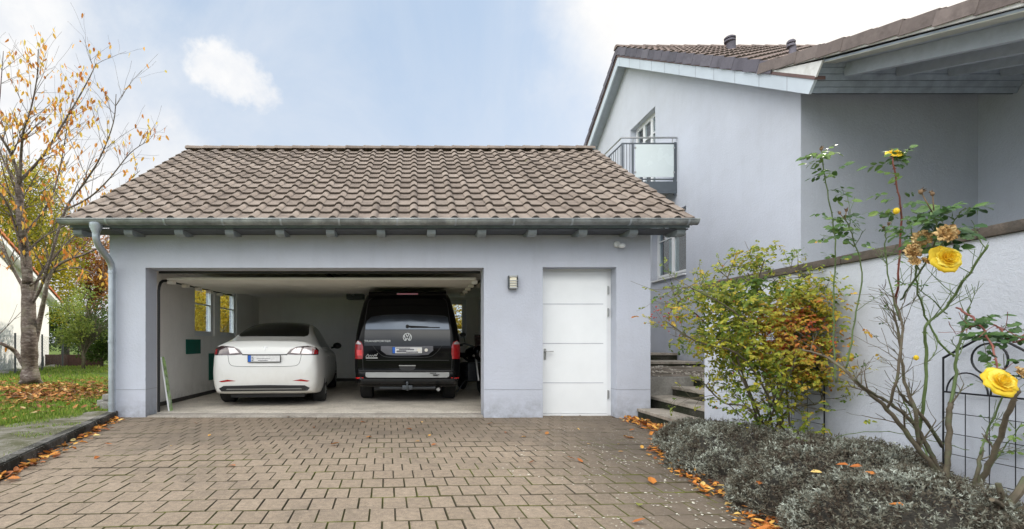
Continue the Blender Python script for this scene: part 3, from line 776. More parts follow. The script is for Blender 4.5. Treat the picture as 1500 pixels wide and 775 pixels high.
rail = MB(); rail.box(-1.5, -1.44, 8.0, 12.6, 2.26, 2.30); rail.cbox(-1.68, -1.26, 12.2, 12.6, 2.2, 2.34, .02); rail.build('drive_rail', 'darkmetal', gate_o)
for x, l in ((-3.2, 1.3), (.9, 1.2)):
    pass
for y in (10.6,):
    b = MB(); b.box(-4.36, 1.9, y, y + .09, 2.30, 2.388); b.build('ceiling_beam', 'gate_panel', garage)

# wall lamp and floodlight
la = thing('wall_lamp', 'small louvred steel and glass wall lamp between the open gate and the white door', 'lamp', (1.465, 7.4, 2.02))
m = MB(); m.cbox(1.395, 1.535, 7.375, 7.3995, 1.925, 2.115, .006); m.box(1.395, 1.405, 7.32, 7.376, 1.925, 2.115); m.box(1.525, 1.535, 7.32, 7.376, 1.925, 2.115); m.build('housing', 'darkmetal', la)
m = MB(); m.cbox(1.412, 1.518, 7.33, 7.374, 1.935, 2.105, .01); m.build('glass_body', simple('lamp_glass', (.75, .70, .55), .3), la)
for z in (1.925, 1.965, 2.0, 2.035, 2.095):
    m = MB(); m.box(1.406, 1.524, 7.318, 7.374, z, z + .012 + (.008 if z > 2.08 or z < 1.93 else 0)); m.build('louvre', 'steel', la)
fl = thing('motion_sensor', 'small white motion sensor high on the wall above the white door', 'sensor', (3.02, 7.4, 2.57))
m = MB(); m.lathe([(.045, 7.3995), (.05, 7.385), (.045, 7.36), (.02, 7.35)], (3.02, 0, 2.585), 'y', 16); m.tube([(3.02, 7.37, 2.58), (3.04, 7.33, 2.55)], .014, 8); m.build('base', 'white_frame', fl, smooth='auto')
m = MB(); m.sphere((3.07, 7.32, 2.555), .045, 14, (1.25, .9, .8)); m.build('head', 'white_frame', fl, smooth=True)

# things inside
gbm = MB(); gbm.cbox(-4.366, -4.35, 9.45, 10.08, .90, 1.185, .003); tag(gbm.build('green_board', 'green_board'), 'dark green board on the left inner wall just below the first window', 'board')
gbm = MB(); gbm.cbox(-4.366, -4.35, 10.50, 11.35, .32, .89, .003); tag(gbm.build('green_board', 'green_board'), 'tall dark green board low on the inner wall beside the white car', 'board')
sk = thing('snowboard', 'green and white board leaning against the left jamb of the open gate', 'board', (-3.96, 7.86, 0))
mt = simple('board_graphics', (.28, .42, .16), .3, 0, .75, 9, dirt=(.75, .78, .75))
m = MB()
pr = [(-.06, 0), (.06, 0), (.065, .10), (.06, .78), (.03, .86), (-.03, .86), (-.06, .78), (-.065, .10)]
m.prism(pr, lambda u, v, w: V((-3.895 - .15 * v + w, 7.90 + u * .9, .035 + v)), 0, .014); b = m.build('deck', mt, sk); recalc(b)
m = MB(); m.prism([(-.068, .0), (-.06, .0), (-.06, .86), (-.068, .80)], lambda u, v, w: V((-3.895 - .15 * v + w, 7.90 + u * .9, .035 + v)), -.003, .018); m.build('edge', 'white_frame', sk)

# ================================================================ HOUSE
house = thing('house', 'large pale grey rendered house with gable, small balcony and projecting porch roof', 'house', (6, 7.69, 1.8))
rk = lambda Y: 4.73 + .62 * (Y - 7.19)      # underside of the verge
RY = 13.94
def rake(Y): return rk(Y) if Y <= RY else rk(2 * RY - Y)
gw = [(7.69, .3), (20.2, .3), (20.2, rake(20.2) + .1), (RY, rake(RY) + .1), (7.69, rake(7.69) + .1)]
hw_ = [[(10.93, 2.66), (12.5, 2.66), (12.5, 4.15), (10.93, 4.15)], [(12.33, 4.81), (13.75, 4.81), (13.75, 7.02), (12.33, 7.02)]]
m = MB(); m.holed(gw, hw_, YZ, 6.0, 6.28); wall(m, 'wall_light', house, 'gable_wall')
m = MB(); m.box(6.002, 8.75, 7.684, 7.9, .3, 5.2); wall(m, 'wall_porch', house)
pu = lambda Y: 5.05 + .355 * (Y - 6.91)     # underside of the porch roof
m = MB(); m.prism([(2.6, 1.0), (7.69, 1.0), (7.69, pu(7.69) - .02), (2.6, pu(2.6) - .02)], YZ, 8.75, 9.0); wall(m, 'wall_porch', house)
m = MB(); m.box(6.0, 14, 20.0, 20.2, .3, 5.0); wall(m, 'wall_light', house)
m = MB(); m.holed([(7.9, .3), (20.0, .3), (20.0, rake(20.0)), (RY, rake(RY)), (7.9, rake(7.9))], [], YZ, 13.8, 14.0); wall(m, 'wall_light', house)
# rooms behind the windows
m = MB(); m.box(7.3, 7.35, 9.5, 13.9, 2.2, 4.7); m.box(6.28, 7.3, 13.6, 13.9, 2.2, 4.6); m.box(6.28, 7.3, 9.5, 13.6, 4.6, 4.7); m.box(6.28, 7.3, 9.5, 13.6, 2.15, 2.2)
m.box(7.4, 7.45, 12, 14.2, 4.7, 7.4); m.build('room', 'interior_dark', house)
wo_ = window(house, YZ, 10.93, 12.5, 2.66, 4.15, 6.13, 1, 2, .66, sill=(.0, .19, 'white_frame'), fr=.06)
wo2 = window(house, YZ, 12.33, 13.75, 4.86, 7.02, 6.16, 1, 3, .78, name='balcony_door', fr=.06, top_mullion=False)
m = MB(); m.box(6.35, 6.37, 11.9, 12.35, 2.75, 4.1); m.build('curtain', simple('curtain_teal', (.18, .25, .25), .9), house)

# barge boards, copper strip, roof
BX0, BX1 = 5.725, 5.765
m = MB()
m.prism([(7.19, rk(7.19)), (RY, rk(RY)), (RY, rk(RY) + .25), (7.08, rk(7.08) + .22)], YZ, BX0, BX1)
m.prism([(RY, rk(RY)), (20.75, rake(20.75)), (20.75, rake(20.75) + .25), (RY, rk(RY) + .25)], YZ, BX0, BX1)
bo = m.build('barge_board', 'barge', house); recalc(bo)
y = 7.6
while y < RY: js = MB(); js.prism([(y, rk(y) + .002), (y + .006, rk(y) + .005), (y + .006, rk(y) + .25), (y, rk(y) + .247)], YZ, BX0 - .003, BX0); js.build('panel_joint', 'seam', bo); y += .62
m = MB()
m.prism([(7.19, rk(7.19) + .02), (RY, rk(RY) + .02), (RY, rk(RY) + .05), (7.19, rk(7.19) + .05)], YZ, BX1, 6.0)
m.prism([(RY, rk(RY) + .02), (20.7, rake(20.7) + .02), (20.7, rake(20.7) + .05), (RY, rk(RY) + .05)], YZ, BX1, 6.0)
m.build('soffit', 'rafter_pale', house)
m = MB()
m.prism([(7.06, rk(7.06) + .225), (RY, rk(RY) + .255), (RY, rk(RY) + .31), (7.06, rk(7.06) + .275)], YZ, BX0 - .015, BX1 + .1)
m.prism([(RY, rk(RY) + .255), (20.8, rake(20.8) + .255), (20.8, rake(20.8) + .31), (RY, rk(RY) + .31)], YZ, BX0 - .015, BX1 + .1)
m.build('flashing', 'copper', house)
S = .635
pz = lambda Y: 9.40 - S * abs(RY - Y)
us = V((0, 1, S)).normalized(); un = ux.cross(us)
Y0 = 7.85; ln = (RY - Y0) * math.hypot(1, S); nr = 19
ht = MB(); tile_field(ht, V((5.70, Y0, pz(Y0))), ux, us, un, 27, nr, .30, ln / nr, amp=.026, lift=.045, thick=.04); ht.build('roof_tiles', ['tile_house', 'tile_edge_shade'], house, smooth='auto')
ht = MB(); verge_tiles(ht, V((5.70, Y0, pz(Y0))), ux, us, un, nr, ln / nr, h0=.19, lift=.035, inw=.16); ht.build('verge_tiles', 'tile_slate', house); ht = MB()
us2 = V((0, -1, S)).normalized(); ln2 = 6.9 * math.hypot(1, S)
verge_tiles(ht, V((5.70, RY + 6.9, pz(RY + 6.9))), ux, us2, us2.cross(ux), 22, ln2 / 22, h0=.17, lift=.04, inw=.16)
ht.build('verge_tiles', 'tile_slate', house)
m = MB(); m.prism([(RY, 9.37), (20.9, pz(20.9) - .02), (20.9, pz(20.9) - .08), (RY, 9.28)], YZ, 5.72, 14.2); m.build('roof_deck', 'tile_house', house)
m = MB(); m.prism([(RY, 9.31), (7.4, pz(7.4) - .10), (7.4, pz(7.4) - .15), (RY, 9.23)], YZ, 5.85, 14.2); m.build('roof_deck', 'rafter', house)
m = MB(); ridge_caps(m, V((5.66, RY, 9.40)), V((14.0, RY, 9.40)), .12, .38); m.build('ridge_tiles', 'tile_house', house, smooth='auto')
# vents on the roof
def vent(px, Y, r, hgt, z0, hood):
    p = at(px, 300, Y); x = p.x
    m = MB(); m.lathe([(r * 1.6, z0 - .12), (r * 1.5, z0 - .02), (r, z0 + .03), (r, z0 + hgt)], (x, Y, 0), 'z', 16)
    if hood:
        m.lathe([(r * 1.25, z0 + hgt), (r * 1.3, z0 + hgt + .06), (r * .5, z0 + hgt + .13)], (x, Y, 0), 'z', 16); o = m.build('vent_pipe', 'tile_slate', house, smooth='auto')
    else:
        m.lathe([(r * 1.25, z0 + hgt), (r * 1.28, z0 + hgt + .03), (r * 1.15, z0 + hgt + .045)], (x - .03, Y, 0), 'z', 16)
        m.lathe([(r * 1.25, z0 + hgt + .07), (r * 1.28, z0 + hgt + .10), (r * .9, z0 + hgt + .13)], (x - .03, Y, 0), 'z', 16)
        for q in range(4): m.box(x + r * math.cos(q * 1.57) - .04, x + r * math.cos(q * 1.57) - .02, Y + r * math.sin(q * 1.57), Y + r * math.sin(q * 1.57) + .02, z0 + hgt + .04, z0 + hgt + .07)
        o = m.build('vent_pipe', 'tile_slate', house, smooth='auto')
vent(1071, 12.0, .10, .24, pz(12.0), False)
vent(1161, 10.0, .062, .20, pz(10.0), False)

# porch roof
PT = lambda Y: 5.16 + .355 * (Y - 6.91)
m = MB(); m.prism([(2.2, PT(2.2) - .095), (8.05, PT(8.05) - .095 + .05), (8.05, PT(8.05)), (2.2, PT(2.2))], YZ, BX0 - .02, BX1 - .02); 
m.build('fascia', 'whiteflash', house)
m = MB(); m.prism([(6.93, PT(6.93) - .09), (8.06, PT(8.06) - .045), (8.06, rk(8.06) + .26), (7.05, rk(7.05) + .26)], YZ, BX0 - .012, BX1 - .025); fo = m.build('flashing', 'whiteflash', house); recalc(fo)
m = MB(); m.prism([(2.2, PT(2.2) - .11), (7.1, PT(7.1) - .11), (7.1, PT(7.1) - .085), (2.2, PT(2.2) - .085)], YZ, BX1 - .018, 12.0); m.build('soffit', 'boards', house)
m = MB(); m.prism([(2.2, PT(2.2) - .122), (7.0, PT(7.0) - .122), (7.0, PT(7.0) - .112), (2.2, PT(2.2) - .112)], YZ, BX1 - .018, 5.95); m.build('soffit_edge', 'soffit_light', house)
for k, x in enumerate((6.10, 6.84, 7.58, 8.32)):
    m = MB(); m.prism([(2.3, PT(2.3) - .30), (7.02, PT(7.02) - .30), (7.06, PT(7.06) - .112), (2.3, PT(2.3) - .112)], YZ, x, x + .10); ro = m.build('rafter', 'rafter_pale', house); recalc(ro)
us = V((0, 1, .355)).normalized(); un = ux.cross(us); Yp = 2.2; ln = (8.15 - Yp) * math.hypot(1, .355); nr = 15
m = MB(); tile_field(m, V((5.69, Yp, PT(Yp) + .06)), ux, us, un, 22, nr, .30, ln / nr, amp=.026, lift=.04, thick=.045); m.build('roof_tiles', ['tile_house', 'tile_edge_shade'], house, smooth='auto')
m = MB(); verge_tiles(m, V((5.69, Yp, PT(Yp) + .075)), ux, us, un, nr, ln / nr, h0=.155, lift=.028, inw=.2); m.build('verge_tiles', 'tile_red', house)
# boarded face between porch roof and wall
A0, A1 = V((0, 7.19, 4.745)), V((0, 6.93, 5.17)); dd = (A1 - A0)
m = MB()
for k in range(6):
    a = A0 + dd * (k / 6); b = A0 + dd * ((k + .93) / 6); nn = V((0, -.85, -.5)).normalized() * .012
    def rect(x0, x1):
        q = [V((x0, a.y, a.z)), V((x1, a.y, a.z)), V((x1, b.y, b.z)), V((x0, b.y, b.z))]; bk_ = [p - nn for p in q]
        q = [p + nn * (1 - (i > 1) * .6) for i, p in enumerate(q)]
        m.add(q + bk_, [(0, 1, 2, 3), (7, 6, 5, 4), (0, 4, 5, 1), (2, 6, 7, 3), (1, 5, 6, 2), (3, 7, 4, 0)])
    rect(BX1, 8.74)
ob = m.build('cladding', 'boards', house); recalc(ob)
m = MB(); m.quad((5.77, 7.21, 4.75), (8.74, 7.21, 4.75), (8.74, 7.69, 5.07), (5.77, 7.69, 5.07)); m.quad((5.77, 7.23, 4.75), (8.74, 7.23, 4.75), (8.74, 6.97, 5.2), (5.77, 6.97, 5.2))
m.build('soffit', 'dark_soffit', house)

# balcony
bal = MB(); BXL, BY0, BY1 = 4.74, 11.3, 14.5
bal.box(BXL, 6.0, BY0, BY0 + .012, 4.53, 4.80); bal.box(BXL, BXL + .012, BY0 + .013, BY1, 4.53, 4.80); bal.box(BXL, 6.0, BY1, BY1 + .012, 4.53, 4.8)
bo = bal.build('balcony', 'balc', house)
m = MB(); m.box(BXL + .013, 5.999, BY0 + .013, BY1 - .001, 4.62, 4.74); m.build('floor_slab', simple('balcony_floor', (.45, .45, .44), .8), bo)
def post(x, y, z0=4.80, z1=5.68, r=.018):
    m = MB(); m.box(x - r, x + r, y - r, y + r, z0, z1); m.build('post', 'balc', bo)
for x in (BXL + .02, 5.0, 5.96): post(x, BY0 + .03)
post(5.99 - .03, BY0 + .03, 4.5, 5.70, .026)
for y in (12.1, 12.9, 13.7, 14.4): post(BXL + .02, y)
m = MB()
for z in (4.86, 5.68): m.box(BXL, 5.99, BY0 + .02, BY0 + .045, z - .013, z + .013); m.box(BXL + .01, BXL + .035, BY0 + .05, BY1, z - .013, z + .013)
m.build('rail', 'balc', bo)
for x in (4.80, 4.86, 4.93): m = MB(); m.tube([(x, BY0 + .032, 4.86), (x, BY0 + .032, 5.68)], .007, 6); m.build('bar', 'balc', bo)
for k in range(24):
    if not 7 <= k <= 12: m = MB(); m.tube([(BXL + .022, BY0 + .15 + k * .13, 4.86), (BXL + .022, BY0 + .15 + k * .13, 5.68)], .007, 6); m.build('bar', 'balc', bo)
m = MB(); m.tube([(5.99, BY0 - .0, 5.80), (BXL - .01, BY0 - .0, 5.80), (BXL - .01, BY1, 5.80)], .021, 10)
for x in (5.0, 5.9): m.tube([(x, BY0, 5.80), (x, BY0 + .03, 5.69)], .008, 6)
m.build('handrail', 'steel', bo)
m = MB(); m.cbox(5.045, 5.925, BY0 + .0, BY0 + .010, 4.90, 5.65, .003); gp = m.build('glass_panel', 'milk', bo)
m = MB(); m.cbox(BXL - .006, BXL + .004, 12.15, 12.85, 4.90, 5.65, .003); m.build('glass_panel', 'milk', bo)
m = MB()
for x in (5.03, 5.91):
    for z in (4.99, 5.55): m.box(x, x + .035, BY0 - .006, BY0 + .016, z, z + .04)
m.build('clamp', 'steel', gp)

# ================================================================ retaining wall, steps, terrace
rw = thing('retaining_wall', 'pale grey rendered garden wall with dark weathered coping behind the roses', 'wall', (3.5, 5.97, 0))
m = MB(); m.box(3.5, 3.74, -1.5, 5.97, -.1, 1.76); m.box(3.74, 5.99, 5.75, 5.97, -.1, 1.76); wall(m, 'wall_light', rw)
cp = MB(); y = 5.995
while y > -1.5:
    y2 = y - .98; cp.cbox(3.475, 3.76, y2 + .006, y, 1.762, 1.83 + random.uniform(-.002, .002), .008); y = y2
cp.cbox(3.766, 5.98, 5.73, 5.995, 1.762, 1.83, .008)
cp.build('coping', 'cap', rw, smooth='auto')
m = MB(); m.box(3.745, 14, -1.5, 5.745, .2, 1.78); m.box(5.99, 14, 5.6, 7.689, .2, 1.775); struct('terrace_ground', m, 'terrace')
sp = thing('outdoor_steps', 'mossy concrete steps climbing between the garage corner and the garden wall', 'steps', (3.3, 6.8, 0))
ST = [(3.32, .14, 5.90, 7.392), (3.69, .285, 5.98, 7.86), (4.08, .43, 5.98, 7.86), (4.42, .575, 5.98, 7.95)]
for i, (x, z, y0, y1) in enumerate(ST):
    x1 = (ST[i + 1][0] + .03) if i < 3 else 5.98
    if i == 1:   # the step tucks behind the garage corner
        pass
    t = MB(); t.cbox(x, x1, y0, y1, z - .045, z, .007); t.build('tread', 'step', sp)
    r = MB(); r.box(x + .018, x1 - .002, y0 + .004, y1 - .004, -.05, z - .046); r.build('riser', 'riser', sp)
m = MB(); m.cbox(3.54, 4.44, 7.865, 8.02, -.05, .572, .008); m.build('cheek', 'cheek', sp)
for (z, y0, y1) in ((.725, 10.3, 11.25), (.885, 11.25, 11.9)):
    t = MB(); t.cbox(3.55, 5.985, y0, y1 + .02, z - .05, z, .007); t.build('tread', 'step', sp)
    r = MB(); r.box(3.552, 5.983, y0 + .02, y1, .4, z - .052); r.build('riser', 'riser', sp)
m = MB(); xs = [3.54 + k * .245 for k in range(11)]; ys = [8.0 + k * .2 for k in range(13)]
zf = lambda x, y: .555 + (y - 8.0) * .035 + .02 * mnoise.noise(V((x * 5, y * 5, 1)))
for a, b in zip(xs, xs[1:]):
    for c, d_ in zip(ys, ys[1:]): m.quad((a, c, zf(a, c)), (b, c, zf(b, c)), (b, d_, zf(b, d_)), (a, d_, zf(a, d_)))
m.box(3.54, 5.99, 11.88, 20, .6, .88); struct('side_path', m, 'gravel', smooth='auto')
pe = MB()
for _ in range(420):
    x, y = random.uniform(3.56, 5.6), random.uniform(8.1, 10.25); r = random.uniform(.012, .032); pe.cur = random.random()
    if mnoise.noise(V((x * 2, y * 2, 5))) < -.1: continue
    pe.sphere((x, y, zf(x, y) + r * .3), r, 6, (1, random.uniform(.6, 1), .6))
tag(pe.build('pebbles', mat_concrete('pebble', (.50, .46, .40), (.16, .13, .10), .8), smooth=True), 'small pale pebbles lying on the sloping side path', 'pebbles', kind='stuff')
# ================================================================ vehicles
def catmull(p0, p1, p2, p3, t):
    return .5 * ((2 * p1) + (-p0 + p2) * t + (2 * p0 - 5 * p1 + 4 * p2 - p3) * t * t + (-p0 + 3 * p1 - 3 * p2 + p3) * t ** 3)
def crv(pts, n=6, closed=True):
    P = [V((p[0], p[1])) if len(p) == 2 else V(p) for p in pts]; out = []; N_ = len(P)
    for i in range(N_ if closed else N_ - 1):
        g_ = (lambda k: P[k % N_]) if closed else (lambda k: P[max(0, min(N_ - 1, k))])
        for k in range(n): out.append(catmull(g_(i - 1), g_(i), g_(i + 1), g_(i + 2), k / n))
    if not closed: out.append(P[-1])
    return [tuple(p) for p in out]
def patch(bvh, outline, org, d, step=.04, off=.003, thick=0.0):
    """a shaped sheet (outline in 2-D) laid on the body surface by projecting it along d"""
    bm = bmesh.new(); vs = [bm.verts.new((u, v, 0)) for u, v in outline]; bm.faces.new(vs)
    us_ = [p[0] for p in outline]; vs_ = [p[1] for p in outline]
    for ax, lo, hi in ((0, min(us_), max(us_)), (1, min(vs_), max(vs_))):
        t = lo + step
        while t < hi - step * .3:
            co_ = [0, 0, 0]; no = [0, 0, 0]; co_[ax] = t; no[ax] = 1
            bmesh.ops.bisect_plane(bm, geom=bm.verts[:] + bm.edges[:] + bm.faces[:], plane_co=co_, plane_no=no); t += step
    bmesh.ops.triangulate(bm, faces=bm.faces[:])
    mb = MB(); bm.verts.index_update(); pts = []; d = V(d).normalized()
    for v in bm.verts:
        o = V(org(v.co.x, v.co.y)); hit, nn, _, _ = bvh.ray_cast(o, d)
        if hit is None:
            hit, nn, _, _ = bvh.find_nearest(o + d * 1.0)
        if nn.dot(d) > 0: nn = -nn
        pts.append(hit + nn * off - d * off * .3)
    mb.add(pts, [[v.index for v in f.verts] for f in bm.faces]); bm.free()
    return mb
def line_on(bvh, pts2, org, d, wd=.005, off=.0015, n=8, closed=False):
    P = crv(pts2, n, closed); out = []
    for i, p in enumerate(P):
        a = V(P[max(0, i - 1)]); b = V(P[min(len(P) - 1, i + 1)]); t = (b - a).normalized(); nn = V((-t.y, t.x)) * wd / 2
        out.append((V(p) + nn, V(p) - nn))
    mb = MB(); d = V(d).normalized(); pts = []
    for a, b in out:
        for q in (a, b):
            o = V(org(q.x, q.y)); hit, nr_, _, _ = bvh.ray_cast(o, d)
            if hit is None: hit, nr_, _, _ = bvh.find_nearest(o + d)
            if nr_.dot(d) > 0: nr_ = -nr_
            pts.append(hit + nr_ * off)
    mb.add(pts, [(2 * i, 2 * i + 1, 2 * i + 3, 2 * i + 2) for i in range(len(out) - 1)]); return mb
def bool_cut(o, cutters, cut_mat='black'):
    """wheel housings cut out of a body"""
    for c in cutters:
        co_ = c.build('cut', cut_mat); recalc(co_)
        md = o.modifiers.new('b', 'BOOLEAN'); md.operation = 'DIFFERENCE'; md.object = co_; md.solver = 'EXACT'
        dg = bpy.context.evaluated_depsgraph_get(); dg.update()
        me = bpy.data.meshes.new_from_object(o.evaluated_get(dg)); o.modifiers.clear(); old = o.data; o.data = me
        bpy.data.meshes.remove(old); bpy.data.objects.remove(co_)
def carpaint(name, c, rough=.25, coat=1.0, dirt=(.25, .22, .18), dz=.5, amt=.35):
    m, nt, out = new_mat(name); co_ = objco(nt)
    sx = N(nt, 'ShaderNodeSeparateXYZ'); L(nt, co_, sx.inputs[0])
    low = N(nt, 'ShaderNodeMapRange'); L(nt, sx.outputs['Z'], low.inputs[0]); low.inputs[1].default_value = dz + .35; low.inputs[2].default_value = dz - .25
    f = math_(nt, 'MULTIPLY', low.outputs[0], math_(nt, 'MULTIPLY_ADD', noise(nt, co_, 6, 6, .7), 1.1, -.15), clamp=True)
    col = mix(nt, math_(nt, 'MULTIPLY', f, amt), c, dirt)
    rr = math_(nt, 'MULTIPLY_ADD', f, .4, rough)
    p = pbr(nt, out, col, rr, 0, None, .5 if coat > .3 else .16, coat); p.inputs['Coat Weight'].default_value = coat
    return m
M['paint_white'] = carpaint('white_paint', (.74, .74, .72), .35, .6, (.42, .38, .31), .55, .6)
M['paint_black'] = carpaint('black_paint', (.003, .003, .0035), .1, .0, (.03, .027, .024), .40, .4)
M['car_glass'] = simple('tinted_car_glass', (.004, .0045, .005), .12, 0, .02, 3, spec=.22, coat=0)
M['red_lens'] = simple('red_lens', (.35, .012, .015), .12, 0, .1, 9, coat=.8)
M['red_lens_bright'] = simple('red_lens_bright', (.75, .03, .03), .2, 0, .1, 9, coat=.8)
M['clear_lens'] = simple('clear_lens', (.55, .50, .50), .12, .3, .1, 20, coat=.8)
M['smoked_lens'] = simple('smoked_lens', (.05, .03, .032), .12, .2, .3, 20, coat=.8)
M['alloy'] = simple('alloy_rim', (.42, .43, .44), .3, .85, .1, 9)
M['gap'] = simple('panel_gap', (.03, .03, .03), .8)
M['plate_white'] = simple('plate_white', (.72, .72, .72), .4, 0, .12, 30)
M['plate_blue'] = simple('plate_blue', (.01, .12, .55), .4)
M['plate_grey'] = simple('plate_smudge', (.16, .16, .18), .5, 0, .5, 30)
M['silver'] = simple('silver_trim', (.30, .30, .29), .35, .3, .05, 6)
M['emblem'] = simple('emblem_silver', (.80, .80, .80), .25, .5, .02, 6)

def wheel(parent, x, y, r, wd, side, spokes=5, rim='alloy'):
    """side=+1: outer face towards +x"""
    t = MB(); h = wd / 2; s = side
    t.lathe([(r * .66, x - h * s * .9), (r * .78, x - h * s), (r * .94, x - h * s * .96), (r, x - h * s * .72), (r, x + h * s * .72), (r * .94, x + h * s * .96), (r * .78, x + h * s), (r * .66, x + h * s * .9)], (0, y, r), 'x', 40)
    w_ = t.build('tyre', 'rubber', None, smooth='auto')
    root = MB(); root.lathe([(.05, x - h * s * .5), (r * .67, x - h * s * .5), (r * .67, x + h * s * .86), (r * .64, x + h * s * .9), (r * .62, x + h * s * .55), (.04, x + h * s * .45)], (0, y, r), 'x', 36)
    wo = root.build('wheel', 'darkmetal', parent, smooth='auto'); attach(w_, wo)
    sp = MB()
    for k in range(spokes):
        a = 2 * PI * k / spokes + .3
        for da in (-.09, .09):
            c, s2 = math.cos(a + da), math.sin(a + da); c2, s3 = math.cos(a + da * 2.3), math.sin(a + da * 2.3)
            sp.tube([(x + h * s * .72, y + .04 * c, r + .04 * s2), (x + h * s * .88, y + r * .64 * c2, r + r * .64 * s3)], [.022, .014], 6)
    sp.lathe([(.055, x + h * s * .5), (.055, x + h * s * .8), (.03, x + h * s * .84)], (0, y, r), 'x', 16)
    sp.build('rim', rim, wo, smooth='auto')
    return wo

# ---------------- white sedan
def sedan():
    root = thing('car', 'white electric sedan parked on the left inside the open garage', 'car', (-2.50, 8.25, .03), R(5.3), world=False)
    st_ = [  # y, zb, w, zbelt, xs, ztop, xr
        (.00, .34, .66, .66, .54, .68, .30), (.025, .29, .755, .80, .65, .84, .40), (.06, .26, .82, .93, .73, .985, .50),
        (.11, .245, .855, 1.0, .78, 1.075, .57), (.17, .23, .872, 1.02, .80, 1.118, .60), (.26, .22, .888, 1.03, .82, 1.128, .61),
        (.45, .20, .915, 1.02, .845, 1.148, .645), (.72, .19, .932, 1.0, .86, 1.215, .635), (1.05, .18, .932, .98, .85, 1.335, .60),
        (1.5, .17, .932, .965, .845, 1.45, .565), (2.0, .17, .93, .955, .845, 1.50, .555), (2.5, .17, .93, .945, .845, 1.505, .56),
        (2.95, .17, .93, .935, .84, 1.44, .57), (3.35, .17, .93, .925, .835, 1.27, .59), (3.7, .18, .928, .91, .825, 1.10, .62), (3.9, .18, .925, .88, .81, 1.01, .62),
        (4.2, .19, .91, .82, .77, .92, .55), (4.5, .22, .85, .74, .69, .82, .46), (4.64, .26, .72, .66, .56, .72, .36), (4.69, .34, .55, .60, .45, .63, .25)]
    def prof(s):
        y, zb, w_, zt, xs, ztop, xr = s
        hi = ztop - zt
        return [(0, zb), (w_ * .80, zb), (w_ * .95, zb + .05), (w_, min(.55, zb + .27)), (w_ * .995, min(.74, zt - .12) if zt > .75 else zt - .08), (w_ * .965, zt - .06), (xs, zt),
                (xs + (xr - xs) * .42, zt + hi * .46), (xr + .02, ztop - hi * .13 - .004), (xr * .72, ztop - hi * .03), (xr * .36, ztop), (0, ztop + .004)]
    rows = []; K = len(st_)
    for i in range(K - 1):
        g_ = lambda k: st_[max(0, min(K - 1, k))]
        for t in (0, .25, .5, .75): rows.append([catmull(g_(i - 1)[q], g_(i)[q], g_(i + 1)[q], g_(i + 2)[q], t) for q in range(7)])
    rows.append(list(st_[-1]))
    m = MB(); W = 0; verts = []
    for s in rows:
        P = prof(s); fine = crv(P, 4, False)
        full = [(x, z) for x, z in fine] + [(-x, z) for x, z in fine[-2:0:-1]]
        W = len(full); verts += [(x, s[0], z) for x, z in full]
    n = len(rows)
    fs = [(i * W + k, i * W + (k + 1) % W, (i + 1) * W + (k + 1) % W, (i + 1) * W + k) for i in range(n - 1) for k in range(W)]
    fs += [tuple(range(W))[::-1], tuple((n - 1) * W + k for k in range(W))]
    m.add(verts, fs); bvh = BVHTree.FromPolygons([V(v) for v in verts], fs)
    body = m.build('body', 'paint_white', root); recalc(body)
    cs = []
    for sx in (-1, 1):
        for wy in (.98, 3.855):
            c = MB(); c.lathe([(.375, sx * .60), (.375, sx * 1.1)], (0, wy, .335), 'x', 40); cs.append(c)
    bool_cut(body, cs)
    body.data.materials.append(M['black'])
    for p in body.data.polygons:
        c = p.center
        inside = any(math.hypot(c.y - wy, c.z - .335) < .380 for wy in (.98, 3.855)) and (abs(c.x) < .86)
        p.material_index = 1 if inside else 0
        p.use_smooth = True
    autosmooth(body, 40)
    back = lambda u, v: (u, -2, v); BK = (0, 1, 0); top = lambda u, v: (u, v, 4); DN = (0, 0, -1)
    # glass roof and rear window
    rear_glass = [(-.56, .705), (-.30, .675), (0, .665), (.30, .675), (.56, .705), (.615, .80), (.62, .92), (.585, 1.25), (.535, 1.8), (.52, 2.1), (-.52, 2.1), (-.535, 1.8), (-.585, 1.25), (-.62, .92), (-.615, .80)]
    patch(bvh, rear_glass, top, DN, .08, .004).build('rear_window', 'car_glass', root, smooth=True)
    patch(bvh, [(-.515, 2.11), (.515, 2.11), (.53, 3.0), (.56, 3.65), (0, 3.72), (-.56, 3.65), (-.53, 3.0)], top, DN, .1, .004).build('glass_roof', 'car_glass', root, smooth=True)
    sw = [(1.02, 1.03), (1.16, 1.14), (1.42, 1.30), (1.8, 1.39), (2.3, 1.42), (2.75, 1.39), (3.2, 1.25), (3.58, 1.04), (3.6, .985), (2.5, .995), (1.3, 1.01)]
    for sx in (-1, 1):
        patch(bvh, sw, lambda u, v: (sx * 3, u, v), (-sx, 0, 0), .09, .003).build('side_window', 'car_glass', root, smooth=True)
        for pts in ([(2.42, 1.37), (2.44, .99), (2.46, .6), (2.44, .26)], [(1.32, 1.0), (1.36, .8), (1.45, .55), (1.5, .26)], [(3.42, 1.0), (3.43, .6), (3.38, .26)]):
            line_on(bvh, pts, lambda u, v: (sx * 3, u, v), (-sx, 0, 0), .007, .002).build('panel_gap', 'gap', root)
        for yh in (1.62, 2.62):
            hh = MB(); hh.cbox(sx * .925 - .006, sx * .925 + .012, yh, yh + .2, .80, .825, .004); hh.build('door_handle', 'silver', root)
        # mirror
        mm = MB(); mm.sphere((sx * 1.0, 3.26, 1.02), .1, 16, (1.0, .65, .72)); mm.tube([(sx * .86, 3.30, .97), (sx * .95, 3.28, .99)], .022, 8); mi_ = mm.build('mirror', 'black', root, smooth=True)
        # tail lights
        lo = [(sx * .355, .895), (sx * .50, .885), (sx * .80, .88), (sx * .862, .885), (sx * .862, .96), (sx * .83, 1.005), (sx * .70, 1.035), (sx * .52, 1.02), (sx * .42, .975)]
        lt = patch(bvh, lo, back, BK, .03, .006).build('tail_light', 'smoked_lens', root, smooth=True)
